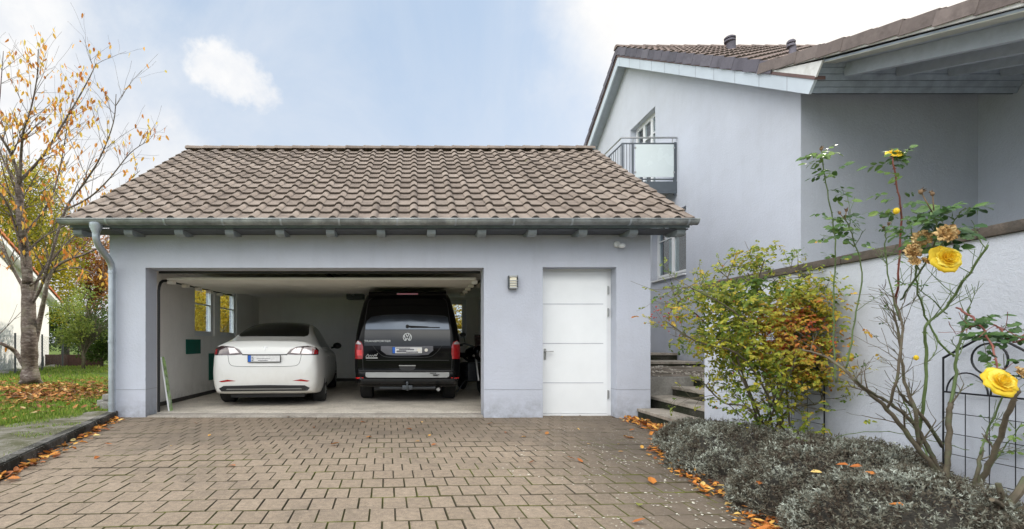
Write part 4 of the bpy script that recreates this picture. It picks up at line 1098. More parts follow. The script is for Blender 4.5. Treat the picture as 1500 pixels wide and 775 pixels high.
        patch(bvh, [(sx * .60, .905), (sx * .80, .90), (sx * .81, 1.01), (sx * .64, 1.012)], back, BK, .04, .009).build('reflector', 'clear_lens' if sx > 0 else 'smoked_lens', lt, smooth=True)
        patch(bvh, [(sx * .42, .92), (sx * .57, .905), (sx * .60, 1.0), (sx * .50, .995)], back, BK, .04, .0085).build('reversing_lamp', 'clear_lens', lt, smooth=True)
        patch(bvh, [(sx * .78, .895), (sx * .852, .895), (sx * .852, .955), (sx * .78, .985)], back, BK, .04, .010).build('brake_lamp', 'red_lens', lt, smooth=True)
        # lower reflectors
        rf_ = [(sx * .46, .455), (sx * .70, .435), (sx * .74, .45), (sx * .60, .478)]
        patch(bvh, rf_, back, BK, .04, .004).build('bumper_reflector', 'red_lens', root, smooth=True)
    patch(bvh, [(-.70, .285), (.70, .285), (.74, .33), (.66, .375), (0, .385), (-.66, .375), (-.74, .33)], back, BK, .06, .008).build('diffuser', 'black', root, smooth=True)
    patch(bvh, [(-.62, .315), (.62, .315), (.60, .335), (-.60, .335)], back, BK, .06, .016).build('diffuser_lip', simple('grey_trim', (.2, .2, .19), .5), root, smooth=True)
    line_on(bvh, [(-.37, .89), (-.3, .888), (0, .886), (.3, .888), (.37, .89)], back, BK, .016, .004).build('trunk_edge', 'gap', root)
    line_on(bvh, [(-.60, .885), (-.585, .80), (-.56, .735), (-.48, .70), (-.2, .692), (.2, .692), (.48, .70), (.56, .735), (.585, .80), (.60, .885)], back, BK, .006, .003).build('panel_gap', 'gap', root)
    lp = MB(); lp.cbox(-.66, .66, .085, .15, 1.095, 1.118, .006)
    # number plate
    pl = MB(); pl.cbox(-.27, .27, -.022, -.008, .765, .885, .004); po = pl.build('number_plate', 'black', root)
    q = MB(); q.box(-.258, .258, -.0245, -.0225, .775, .876); q.build('plate_face', 'plate_white', po)
    q = MB(); q.box(-.258, -.213, -.0265, -.0246, .775, .876); q.build('country_strip', 'plate_blue', po)
    q = MB()
    for k in range(3): q.box(-.205, -.175 + .008 * (k % 2), -.0262, -.0246, .785 + k * .028, .80 + k * .028)
    q.box(-.12, .10, -.0262, -.0246, .822, .829); q.box(-.1, .06, -.0262, -.0246, .79, .80)
    q.build('plate_smudge', 'plate_grey', po)
    e = MB(); hit, nn, _, _ = bvh.ray_cast(V((0, -2, .985)), V((0, 1, 0))); y0 = hit.y
    e.prism([(-.038, .035), (.038, .035), (.032, .024), (.007, .026), (0, -.045), (-.007, .026), (-.032, .024)], lambda u, v, w: V((u, y0 + w + v * .35, .985 + v)), -.008, .004); e.build('emblem', 'alloy', root)
    for sx in (-1, 1):
        wheel(root, sx * .815, .98, .335, .235, sx, 5); wheel(root, sx * .815, 3.855, .335, .235, sx, 5)
    u = MB(); u.box(-.62, .62, .3, 4.3, .15, .26); u.build('underbody', 'black', root)
sedan()

# ---------------- black van
def van():
    root = thing('van', 'tall black van with tinted rear window parked on the right inside the open garage', 'van', (-.125, 8.80, .03), 0, world=False)
    lv = [  # z, y_rear, y_front, half width, corner radius
        (.30, .10, 4.80, .88, .16), (.34, .045, 4.86, .915, .17), (.42, .012, 4.90, .93, .16), (.50, .0, 4.9, .94, .15), (.56, .012, 4.9, .945, .13), (.60, .03, 4.88, .947, .12),
        (.75, .03, 4.84, .952, .12), (.97, .035, 4.76, .950, .12), (1.13, .055, 4.55, .942, .12), (1.26, .08, 4.20, .925, .12), (1.45, .12, 3.95, .895, .12), (1.66, .165, 3.72, .85, .12),
        (1.85, .21, 3.45, .80, .12), (1.94, .245, 3.3, .765, .14), (2.0, .29, 3.15, .72, .16), (2.035, .36, 3.0, .66, .2), (2.055, .55, 2.8, .52, .25)]
    K = len(lv); rows = []
    for i in range(K - 1):
        g_ = lambda k: lv[max(0, min(K - 1, k))]
        for t in (0, .34, .67): rows.append([catmull(g_(i - 1)[q], g_(i)[q], g_(i + 1)[q], g_(i + 2)[q], t) for q in range(5)])
    rows.append(list(lv[-1])); verts = []; W = 0
    for z, yr, yf, hw, cr in rows:
        ring = []
        for (cx, cy, a0) in ((-hw + cr, yr + cr, PI), (hw - cr, yr + cr, 1.5 * PI), (hw - cr, yf - cr, 0), (-hw + cr, yf - cr, .5 * PI)):
            for k in range(9):
                a = a0 + (PI / 2) * k / 8; ring.append((cx + cr * math.cos(a), cy + cr * math.sin(a)))
        # bow the rear panel slightly outwards
        ring2 = []
        for i, (x, y) in enumerate(ring):
            ring2.append((x, y))
            if i == 8:
                for k in range(1, 8): ring2.append((ring[8][0] + (ring[9][0] - ring[8][0]) * k / 8, yr - .028 * math.sin(PI * k / 8)))
        W = len(ring2); verts += [(x, y, z) for x, y in ring2]
    n = len(rows)
    fs = [(i * W + k, i * W + (k + 1) % W, (i + 1) * W + (k + 1) % W, (i + 1) * W + k) for i in range(n - 1) for k in range(W)]
    fs += [tuple(range(W))[::-1], tuple((n - 1) * W + k for k in range(W))]
    bvh = BVHTree.FromPolygons([V(v) for v in verts], fs)
    m = MB(); m.add(verts, fs); body = m.build('body', 'paint_black', root); recalc(body)
    cs = []
    for sx in (-1, 1):
        for wy in (.98, 3.98):
            c = MB(); c.lathe([(.385, sx * .62), (.385, sx * 1.2)], (0, wy, .345), 'x', 36); cs.append(c)
    bool_cut(body, cs)
    for p in body.data.polygons: p.use_smooth = True
    autosmooth(body, 38)
    back = lambda u, v: (u, -2, v); BK = (0, 1, 0)
    # tailgate: window, gaps, spoiler
    gw_ = [(-.755, 1.325), (-.752, 1.40), (-.73, 1.48), (-.65, 1.555), (-.4, 1.592), (0, 1.60), (.4, 1.592), (.68, 1.575), (.73, 1.545), (.755, 1.325)]
    patch(bvh, gw_, back, BK, .06, .004).build('rear_window', simple('van_rear_glass', (.06, .072, .09), .1, .8, .02, 3, coat=.2), root, smooth=True)
    patch(bvh, [(-.77, 1.035), (-.765, 1.315), (.765, 1.315), (.77, 1.035)], back, BK, .08, .003).build('tailgate_panel', simple('gloss_black', (.004, .005, .007), .1, .0, .02, 3, spec=.5, coat=0), root, smooth=True)
    tg = [(-.79, .60), (-.80, .98), (-.782, 1.30), (-.742, 1.65), (-.69, 1.87), (-.5, 1.91), (0, 1.92), (.5, 1.91), (.69, 1.87), (.742, 1.65), (.782, 1.30), (.80, .98), (.79, .60)]
    line_on(bvh, tg, back, BK, .008, .0015, 6).build('panel_gap', 'gap', root)
    sp = MB(); sp.prism([(.27, 1.87), (.14, 1.945), (.13, 1.97), (.16, 2.01), (.30, 2.055), (.7, 2.065), (.7, 2.02), (.3, 1.97)], lambda u, v, w: V((w, u, v)), -.70, .70)
    so_ = sp.build('spoiler', 'paint_black', root, smooth='auto'); recalc(so_)
    bl_ = MB(); bl_.cbox(-.19, .19, .126, .14, 1.955, 1.983, .003); bl_.build('brake_light', 'red_lens', root)
    line_on(bvh, [(-.74, .775), (0, .78), (.74, .775)], back, BK, .010, .002).build('panel_gap', 'gap', root)
    # licence recess: grey trapezoid, plate, seals
    tz = [(-.37, .875), (-.47, .95), (-.47, 1.03), (.46, 1.03), (.46, .95), (.37, .875), (.2, .865), (-.2, .865)]
    rec = patch(bvh, tz, back, BK, .05, .005).build('plate_recess', simple('recess_grey', (.10, .10, .115), .4, 0, .1, 5, coat=.5), root, smooth=True)
    line_on(bvh, [(-.62, 1.04), (-.5, .90), (-.36, .835), (0, .83), (.36, .835), (.5, .90), (.62, 1.04)], back, BK, .008, .004).build('moulding_line', 'gap', root)
    def yat(z, x=0): return bvh.ray_cast(V((x, -2, z)), V((0, 1, 0)))[0].y
    y0 = yat(.95) - .02
    q = MB(); q.cbox(-.27, .27, y0 - .006, y0 + .012, .895, 1.017, .004); po = q.build('number_plate', 'black', root)
    q = MB(); q.box(-.262, .262, y0 - .009, y0 - .0065, .903, 1.01); q.build('plate_face', 'plate_white', po)
    q = MB(); q.box(-.262, -.215, y0 - .0115, y0 - .0095, .903, 1.01); q.build('country_strip', 'plate_blue', po)
    q = MB(); q.box(-.19, -.02, y0 - .0112, y0 - .0095, .918, .951); q.box(-.15, .12, y0 - .0116, y0 - .0095, .955, .978); q.box(-.02, .19, y0 - .0112, y0 - .0095, .911, .933); q.box(-.2, .05, y0 - .011, y0 - .0095, .985, .998); q.build('plate_smudge', 'plate_grey', po)
    for xx in (.205, .335):
        q = MB(); q.lathe([(.03, y0 - .014), (.03, y0 - .008)], (xx, 0, .958), 'y', 18); q.build('seal', simple('seal_cream', (.80, .76, .68), .5), po)
    # tail lights
    for sx in (-1, 1):
        lo = [(sx * .80, .80), (sx * .93, .80), (sx * .937, .95), (sx * .93, 1.08), (sx * .885, 1.13), (sx * .82, 1.10), (sx * .79, 1.02), (sx * .785, .90)]
        lt = patch(bvh, lo, back, BK, .03, .008).build('tail_light', 'red_lens', root, smooth=True)
        patch(bvh, [(sx * .81, .86), (sx * .895, .86), (sx * .90, .96), (sx * .81, .96)], back, BK, .03, .013).build('lamp_insert', 'red_lens_bright' if sx < 0 else 'red_lens', lt, smooth=True)
        patch(bvh, [(sx * .82, 1.06), (sx * .92, 1.06), (sx * .91, 1.09), (sx * .88, 1.12), (sx * .835, 1.09)], back, BK, .03, .013).build('lamp_cap', 'clear_lens', lt, smooth=True)
        patch(bvh, [(sx * .78, .448), (sx * .925, .445), (sx * .925, .472), (sx * .78, .475)], back, BK, .04, .006).build('bumper_reflector', 'red_lens_bright', root, smooth=True)
        m2 = MB(); m2.tube([(sx * .80, .20, 1.30), (sx * .795, .215, 1.38)], .005, 5)
        swd = [(.5, 1.12), (.55, 1.55), (1.7, 1.58), (1.7, 1.12)]
        patch(bvh, swd, lambda u, v: (sx * 3, u, v), (-sx, 0, 0), .12, .003).build('side_window', 'car_glass', root, smooth=True)
        mm = MB(); mm.cbox(sx * 1.08 - .09, sx * 1.08 + .09, 3.62, 3.74, 1.10, 1.32, .03); mm.tube([(sx * .93, 3.7, 1.15), (sx * 1.02, 3.68, 1.17)], .03, 6); mm.build('mirror', 'black', root, smooth='auto')
    # silver strip, bumper, handle
    patch(bvh, [(-.735, .485), (-.745, .51), (-.74, .56), (.74, .56), (.745, .51), (.735, .485), (.70, .472), (-.70, .472)], back, BK, .07, .007).build('silver_strip', 'silver', root, smooth=True)
    bmp = patch(bvh, [(-.90, .29), (-.935, .36), (-.935, .425), (-.78, .445), (.78, .445), (.935, .425), (.935, .36), (.90, .29)], back, BK, .07, .014).build('bumper', simple('bumper_dark', (.02, .023, .028), .3, .1, .1, 9, coat=.2), root, smooth=True)
    q = MB(); q.cbox(-.15, .15, yat(.67) - .012, yat(.67) + .01, .672, .69, .006); q.build('tailgate_handle', 'silver', root)
    patch(bvh, [(-.14, .63), (-.10, .60), (.10, .60), (.14, .63), (.14, .67), (-.14, .67)], back, BK, .04, .004).build('handle_recess', 'black', root)
    # wiper
    q = MB(); yw = yat(1.37); q.lathe([(.03, yw - .03), (.03, yw + .0)], (.0, 0, 1.385), 'y', 14); q.tube([(.0, yw - .03, 1.385), (.25, yat(1.37, .25) - .022, 1.375), (.38, yat(1.37, .38) - .018, 1.37)], .011, 6); q.tube([(.05, yw - .018, 1.366), (.58, yat(1.36, .58) - .012, 1.362)], .008, 6); q.build('wiper', 'black', root, smooth='auto')
    # round emblem with V over W
    ye = yat(1.185) - .006; hh = 1.185
    q = MB(); rr = .078
    for k in range(32):
        a0, a1 = 2 * PI * k / 32, 2 * PI * (k + 1) / 32
        for w0, w1 in ((0, 1),):
            pts = [(math.cos(a) * r_, math.sin(a) * r_) for a in (a0, a1) for r_ in (rr, rr * .86)]
            q.add([(pts[0][0], ye - .008, hh + pts[0][1]), (pts[1][0], ye - .008, hh + pts[1][1]), (pts[3][0], ye - .008, hh + pts[3][1]), (pts[2][0], ye - .008, hh + pts[2][1]),
                   (pts[0][0], ye + .006, hh + pts[0][1]), (pts[1][0], ye + .006, hh + pts[1][1]), (pts[3][0], ye + .006, hh + pts[3][1]), (pts[2][0], ye + .006, hh + pts[2][1])],
                  [(0, 1, 2, 3), (0, 4, 5, 1), (3, 2, 6, 7), (0, 3, 7, 4), (1, 5, 6, 2)])
    def stroke(a, b, wd=.012):
        a, b = V(a), V(b); t = (b - a).normalized(); nn = V((-t.y, t.x)) * wd / 2
        q.prism([tuple(a + nn), tuple(a - nn), tuple(b - nn), tuple(b + nn)], lambda u, v, w: V((u, w, hh + v)), ye - .0085, ye - .001)
    for s in (-1, 1):
        stroke((s * .030, .066), (s * .003, .010)); stroke((s * .056, .044), (s * .028, -.058)); stroke((s * .028, -.058), (s * .004, -.008))
    q.build('emblem', 'emblem', root)
    text_mesh('lettering', 'TRANSPORTER', .050, Matrix.Translation((-.535, yat(1.115, -.5) - .011, 1.117)) @ Matrix.Rotation(R(90), 4, 'X') @ Matrix.Scale(1.42, 4, (1, 0, 0)), 'emblem', root)
    q = MB(); yl = yat(.86, -.6) - .008
    sc = [(-.74, .835), (-.70, .885), (-.69, .84), (-.66, .87), (-.645, .845), (-.62, .87), (-.60, .845), (-.575, .88), (-.56, .85), (-.53, .90)]
    q.tube([(x, yl, z) for x, z in crv(sc, 4, False)], .004, 5); q.box(-.74, -.53, yl - .003, yl, .812, .824); q.build('script_lettering', 'emblem', root)
    q = MB(); ys_ = yat(.56) - .010
    for (x0, z0, w_) in ((.40, .542, .07), (.48, .540, .03), (.45, .515, .12), (.46, .50, .08)): q.box(x0, x0 + w_, ys_ - .002, ys_ + .002, z0, z0 + .012)
    q.build('strip_lettering', 'gap', root)
    # tow bar
    q = MB(); q.tube([(0, .25, .27), (0, .02, .26), (0, -.10, .27), (0, -.13, .31), (0, -.13, .36)], [.03, .03, .024, .022, .018], 10); q.sphere((0, -.13, .385), .027, 12); q.tube([(-.5, .12, .285), (.5, .12, .285)], .028, 8); q.cbox(-.09, .09, .02, .07, .25, .33, .01); q.build('tow_bar', 'darkmetal', root, smooth='auto')
    q = MB(); q.lathe([(.03, -.02), (.035, .3)], (.55, 0, .26), 'y', 14); q.build('exhaust', 'steel', root)
    q = MB(); q.box(-.62, .62, .3, 4.5, .22, .32); q.build('underbody', 'black', root)
    for sx in (-1, 1):
        wheel(root, sx * .80, .98, .345, .235, sx, 5); wheel(root, sx * .80, 3.98, .345, .235, sx, 5)
van()

# ---------------- motorcycle
def moto():
    root = thing('motorcycle', 'dark motorcycle standing beside the van behind the gate opening edge', 'motorcycle', (1.42, 10.2, .03), R(12), world=False)
    def tyre(y, r):
        w_ = MB(); w_.lathe([(r * .74, -.045), (r * .86, -.06), (r * .97, -.04), (r, 0), (r * .97, .04), (r * .86, .06), (r * .74, .045)], (0, y, r), 'x', 32); o = w_.build('wheel', 'rubber', root, smooth=True)
        s = MB(); s.lathe([(r * .7, -.03), (r * .76, -.035), (r * .76, .035), (r * .7, .03)], (0, y, r), 'x', 28)
        for k in range(10): a = k * PI / 5; s.tube([(0, y, r), (0, y + math.cos(a) * r * .74, r + math.sin(a) * r * .74)], .01, 5)
        s.lathe([(.15, .05), (.15, .056)], (0, y, r), 'x', 20); s.build('rim', 'alloy', o)
    tyre(.0, .31); tyre(1.45, .31)   # front wheel nearest the gate
    f = MB()
    for s in (-1, 1): f.tube([(s * .10, 0, .31), (s * .10, .12, .62), (s * .105, .26, .98)], .025, 8)
    f.build('fork', 'steel', root)
    f = MB(); f.cbox(-.055, .055, -.28, .22, .60, .64, .015); f.build('mudguard', 'black', root, smooth='auto')
    f = MB(); f.tube([(-.40, .40, 1.03), (-.30, .34, 1.07), (-.08, .28, 1.0), (.08, .28, 1.0), (.30, .34, 1.07), (.40, .40, 1.03)], .016, 8); hb = f.build('handlebar', 'darkmetal', root)
    for s in (-1, 1):
        g_ = MB(); g_.tube([(s * .33, .37, 1.05), (s * .43, .43, 1.02)], .024, 8); g_.build('grip', 'rubber', hb)
        g_ = MB(); g_.tube([(s * .28, .33, 1.07), (s * .33, .28, 1.22)], .008, 6); g_.sphere((s * .35, .27, 1.26), .07, 12, (1, .25, .65)); g_.build('mirror', 'black', root, smooth=True)
        g_ = MB(); g_.sphere((s * .20, .02, .82), .03, 10); g_.build('indicator', 'clear_lens', root, smooth=True)
        g_ = MB(); g_.cbox(s * .34 - .10, s * .34 + .10, 1.30, 1.80, .52, .86, .04); g_.build('pannier', 'black', root, smooth='auto')
    f = MB(); f.sphere((0, .10, .88), .17, 20, (1.15, .55, 1.0)); f.build('fairing', 'paint_black', root, smooth=True)
    f = MB(); f.lathe([(.09, .0), (.10, .02), (.04, .05)], (0, -.02, .86), 'y', 20); f.build('headlight', 'clear_lens', root, smooth='auto')
    f = MB(); f.prism([(-.15, 0), (.15, 0), (.11, .26), (-.11, .26)], lambda u, v, w: V((u, .10 + v * .5 + w, 1.0 + v)), 0, .006); f.build('windscreen', 'smoked_lens', root)
    f = MB(); f.sphere((0, .62, .88), .26, 20, (.68, 1.1, .55)); f.build('tank', 'paint_black', root, smooth=True)
    f = MB(); f.cbox(-.15, .15, .80, 1.40, .76, .86, .03); f.build('seat', 'rubber', root, smooth='auto')
    f = MB(); f.cbox(-.19, .19, .42, .98, .26, .66, .04)
    for k in range(5): f.box(-.24, .24, .45, .60, .36 + k * .05, .375 + k * .05)
    f.build('engine', 'darkmetal', root, smooth='auto')
    f = MB(); f.tube([(.14, .42, .50), (.17, .36, .30), (.19, .7, .22), (.20, 1.3, .30), (.20, 1.7, .36)], [.022, .022, .025, .045, .045], 10); f.build('exhaust', 'chrome', root, smooth='auto')
    f = MB(); f.tube([(0, .28, .95), (0, .6, .70), (0, 1.1, .70), (0, 1.6, .84)], .028, 8); f.tube([(0, .9, .35), (.08, 1.45, .31)], .03, 8); f.tube([(-.08, .9, .35), (-.08, 1.45, .31)], .03, 8); f.build('frame', 'darkmetal', root)
    f = MB(); f.tube([(-.1, .8, .3), (-.30, .86, .0)], .012, 6); f.build('side_stand', 'darkmetal', root)
moto()
# ================================================================ vegetation
def rdir(zlo=-1, zhi=1):
    a = random.uniform(0, 2 * PI); z = random.uniform(zlo, zhi); r = math.sqrt(max(0, 1 - z * z)); return V((r * math.cos(a), r * math.sin(a), z))
def grow(mb, p, d, ln, r, depth, tips, wob=.25, kids=(2, 3), up=.15, seg=4, n=6, shrink=.68, spread=.75, rmin=.004):
    """one branch with side shoots; tips collects (point, direction) where leaves hang"""
    pts = [p.copy()]; rad = [r]; q = p.copy(); dd = d.normalized()
    for i in range(seg):
        dd = (dd + rdir() * wob * .5 + V((0, 0, up * .3))).normalized(); q = q + dd * (ln / seg); pts.append(q.copy()); rad.append(max(rmin * .7, r * (1 - .55 * (i + 1) / seg)))
    mb.tube(pts, rad, n if r > .02 else 4, cap=False)
    if depth <= 0 or r < rmin:
        for k in range(1, len(pts)): tips.append((pts[k], (pts[k] - pts[k - 1]).normalized()))
        return
    for k in range(random.randint(*kids) + 1):
        i = random.randint(1, seg); a = (dd + rdir() * spread + V((0, 0, up))).normalized()
        grow(mb, pts[i], a, ln * random.uniform(.5, .85), rad[i] * shrink, depth - 1, tips, wob, kids, up, seg, n, shrink, spread, rmin)
    if depth == 1:
        tips.append((pts[-1], dd))

# ---------------- cherry tree on the left
ct_ = thing('cherry_tree', 'nearly bare cherry tree with hanging orange leaves on the lawn left of the garage', 'tree', at(45, 561, 11.7))
tk = MB(); tips = []
CYD = 11.7
def limb(pl, r0, r1, dy=0.0, sub=7, ln=.9, dep=1, n=8, start=.25):
    pts = []
    m_ = len(pl) - 1
    for i, (px_, py_) in enumerate(pl): pts.append(at(px_, py_, CYD + dy * i / m_ + (.10 * math.sin(i * 2.1) if i else 0)))
    P = [V(p) for p in crv([tuple(p) for p in pts], 4, False)]
    K = len(P) - 1; rad = [r0 + (r1 - r0) * (i / K) ** .8 for i in range(K + 1)]
    rad = [q * (.82 if r0 < .1 else 1) * random.uniform(.93, 1.08) for q in rad]; tk.tube(P, rad, n)
    for k in range(int(sub * 1.5)):
        i = random.randint(int(K * start), K - 1); t = (P[i + 1] - P[i]).normalized()
        d = (t * .7 + rdir(-.3, .7) * .8 + V((0, 0, .25))).normalized()
        grow(tk, P[i], d, ln * random.uniform(.6, 1.2), max(.006, min(.016, rad[i] * .38)), dep, tips, .35, (2, 3), .12, 4, 4, .6, .8, .003)
    for i in range(int(K * .4), K + 1, 2): tips.append((P[i], V((0, 0, 1))))
limb([(45, 563), (44, 540), (43, 500), (42, 455), (41, 415)], .19, .13, 0, 0, n=16)
limb([(45, 566), (45, 558), (44, 548)], .25, .18, 0, 0, n=16)
limb([(41, 415), (37, 370), (31, 330), (29, 300), (28, 266)], .115, .075, 0, 6, 1.3, n=12)
limb([(28, 266), (20, 235), (4, 205), (-20, 170), (-45, 120)], .05, .015, -.6, 8, 1.0)
limb([(28, 266), (44, 250), (66, 224), (92, 182), (114, 145), (132, 112), (141, 92)], .05, .009, .5, 11, .85)
limb([(29, 268), (31, 225), (35, 190), (45, 160), (54, 115), (56, 72)], .045, .009, -.8, 10, .85)
limb([(28, 268), (12, 250), (-5, 200), (0, 140), (5, 75)], .045, .009, .9, 9, .9)
limb([(43, 450), (58, 425), (72, 385), (96, 307), (122, 270), (146, 232), (166, 180), (170, 138)], .055, .009, -.9, 12, .9)
limb([(96, 307), (130, 290), (160, 262), (190, 225), (214, 208)], .03, .007, -.6, 7, .6)
limb([(50, 505), (58, 470), (66, 432), (72, 405), (90, 385), (125, 372), (150, 360), (156, 355)], .085, .012, -.5, 8, .9)
limb([(46, 440), (60, 400), (84, 372), (110, 345), (140, 330), (165, 318)], .05, .009, .8, 9, .8)
limb([(35, 535), (22, 515), (8, 506), (-10, 498), (-30, 480)], .07, .03, -.3, 3, .8, start=.5)
limb([(40, 430), (25, 405), (8, 372), (-15, 330), (-40, 300)], .06, .015, .4, 8, 1.0)
limb([(39, 400), (22, 330), (6, 290), (-15, 270)], .045, .01, -.8, 7, .9)
limb([(33, 345), (55, 320), (75, 290), (88, 245), (96, 200), (104, 150)], .04, .008, .8, 9, .8)
limb([(36, 375), (60, 350), (105, 325), (150, 300), (185, 268), (205, 250)], .035, .007, .3, 9, .7)
limb([(41, 420), (75, 400), (112, 392), (140, 402), (155, 408)], .035, .008, -.7, 5, .6)
tko = tk.build('trunk', 'bark_cherry', ct_, smooth=True)
lf = MB()
for p, d in tips:
    dens = .5 + .5 * mnoise.noise(p * 1.1)
    for _ in range(random.choice((0, 0, 0, 1, 1, 2)) if dens > .5 else random.choice((0, 0, 0, 0, 0, 0, 1))):
        pp = p + rdir() * .05
        lf.leaf(pp, (V((0, 0, -1)) + rdir() * .55), rdir(), random.uniform(.10, .16), random.uniform(.045, .065), random.random(), .3, .2, True)
lf.build('crown', 'leaf_cherry', ct_)

# ---------------- trees beyond
def crown_tree(name, label, base, trunk_h, tr, blobs, mat, nleaf, size, bark='bark_dark', group=None, cut=.0, cat='tree', limbs=7, fr=1.1):
    root = thing(name, label, cat, base, group=group)
    t = MB(); b = V(base); top = b + V((0, 0, trunk_h)); t.tube([b - V((0, 0, .1)), b + V((.05, 0, trunk_h * .5)), top], [tr * 1.2, tr * .9, tr * .6], 10); tp = []
    for k in range(limbs):
        c, rr = random.choice(blobs); c = V(c); s = b + V((0, 0, trunk_h * random.uniform(.4, 1))); grow(t, s, (c - s).normalized(), (c - s).length * .9, tr * .45, 2, tp, .3, (2, 3), .1, 4, 5, .6, .7, .01)
    t.build('trunk', bark, root, smooth=True)
    lf = MB(); tot = sum(r_[0] * r_[2] for _, r_ in blobs)
    for c, r_ in blobs:
        k = int(nleaf * r_[0] * r_[2] / tot); i = 0
        while i < k:
            d = rdir() * random.random() ** .38; p = V(c) + V((d.x * r_[0], d.y * r_[1], d.z * r_[2]))
            i += 1
            if mnoise.noise(p * fr) + .35 * mnoise.noise(p * fr * 2.7) < cut: continue
            sh = .5 + .5 * mnoise.noise(p * .9 + V((7, 3, 1)))
            for _ in range(2):
                lf.leaf(p + rdir() * size * .6, rdir(-.8, .5), rdir(), size * random.uniform(.7, 1.3), size * .55, min(1, max(0, sh * .8 + random.uniform(-.25, .35))), .2, .2)
    lf.build('crown', mat, root); return root
def W(px_, py_, Y): return tuple(at(px_, py_, Y))
G = 'trees standing beyond the lawn'
def bl(px_, py_, Y, rx, rz, ry=None): return (W(px_, py_, Y), (rx, ry or rx, rz))
crown_tree('autumn_tree', 'tall yellow-green tree filling the gap behind the cherry tree', (W(20, 520, 25)[0], 25, .05), 4.5, .28,
           [bl(0, 300, 25, 2.4, 2.6), bl(45, 300, 25, 1.7, 2.3), bl(85, 365, 24.5, 1.5, 1.9), bl(30, 390, 24, 2.6, 2.4), bl(-60, 340, 26, 2.6, 3.2), bl(75, 430, 24.5, 1.6, 1.6)], 'leaf_yellowgreen', 17000, .15, group=G, cut=-.2)
crown_tree('russet_tree', 'russet brown autumn tree showing just left of the garage downpipe', (W(130, 520, 30)[0], 30, .05), 3.6, .2,
           [bl(128, 390, 30, 1.7, 2.0), bl(112, 350, 30, 1.1, 1.5), bl(150, 420, 29.5, 1.5, 1.6), bl(168, 380, 30, 1.6, 1.8)], 'leaf_brown', 11000, .12, group=G, cut=-.15)
crown_tree('leafy_tree', 'dark green dense tree low behind the brown fence', (W(95, 520, 28)[0], 28, .05), 2.0, .2,
           [bl(88, 470, 28, 1.4, 1.5), bl(60, 480, 28, 1.3, 1.4), bl(120, 490, 28, 1.5, 1.3), bl(155, 480, 28, 1.5, 1.7)], 'leaf_green', 6000, .15, group=G, cut=-.15)
crown_tree('pale_shrub', 'pale green multi-stemmed shrub standing on the lawn near the fence', (W(121, 538, 18.5)[0], 18.5, .08), .9, .06,
           [bl(105, 462, 18.5, .75, .85), bl(130, 452, 18.5, .8, .9), bl(120, 485, 18.5, .8, .6), bl(142, 480, 18.7, .6, .7), bl(98, 490, 18.4, .5, .5)], 'leaf_pale', 3300, .09, 'cane', cut=-.02, limbs=12, cat='shrub')
crown_tree('laurel_shrub', 'dark green glossy shrub against the fence right of the pale shrub', (W(148, 535, 20)[0], 20, .06), .5, .06,
           [bl(150, 505, 20, .8, .7), bl(135, 512, 20.3, .6, .5), bl(172, 490, 20, 1.0, 1.0)], 'leaf_green', 2600, .11, cut=-.2, limbs=5, cat='shrub')
# foliage seen through the garage windows
crown_tree('golden_tree', 'yellow autumn tree seen through the left garage windows', (-9.5, 20, .05), 1.2, .15,
           [((-9.2, 20, 2.6), (1.9, 1.6, 1.6)), ((-7.6, 18.6, 1.7), (1.3, 1.2, 1.4)), ((-7.2, 21, 2.8), (1.4, 1.4, 1.5))], 'leaf_yellow', 9000, .13, cut=-.35, group='golden trees behind the garage')
crown_tree('golden_tree', 'yellow autumn tree seen through the back garage windows', (1.6, 18.6, .05), 1.0, .15,
           [((1.0, 18.6, 2.0), (1.5, 1.2, 1.6)), ((2.9, 18.4, 2.0), (1.3, 1.2, 1.5)), ((4.1, 19, 2.2), (1.2, 1.2, 1.5))], 'leaf_yellow', 8000, .13, cut=-.3, group='golden trees behind the garage')
# what stands across the street behind the photographer (seen only as reflections)
for i, (x, y, s) in enumerate(((-14, -24, 1.3), (-6.5, -26, .9), (3, -27, .8), (15, -23, 1.35), (24, -26, 1.5))):
    crown_tree('street_tree', ['broad dark tree across the street, left end', 'small dark tree across the street left of the far house', 'small dark tree across the street beside the far house', 'broad dark tree across the street right of the far house', 'largest dark tree across the street, right end'][i], (x, y, 0), 2.0, .2,
               [((x, y, 3.2 * s), (2.6 * s, 2.4 * s, 2.2 * s)), ((x + 1.2, y, 4.6 * s), (1.6 * s, 1.6 * s, 1.6 * s))], 'leaf_conifer', 1300, .34, group='trees across the street', cut=-.3)
nh = thing('neighbour_house', 'plain pale house with red tiled roof across the street', 'house', (8.5, -30, 0))
m = MB(); m.prism([(4, 0), (13, 0), (13, 4.4), (4, 4.4)], XY, -34, -27); m.build('wall', 'white_house', nh)
m = MB(); m.prism([(-35, 4.2), (-26.2, 4.2), (-30.5, 7.4)], YZ, 3.5, 13.5); m.build('roof', 'tile_red', nh)
for x in (5.2, 7.6, 10.4):
    m = MB(); m.box(x, x + 1.1, -26.99, -26.95, 1.2, 2.6); m.build('window', 'car_glass', nh)

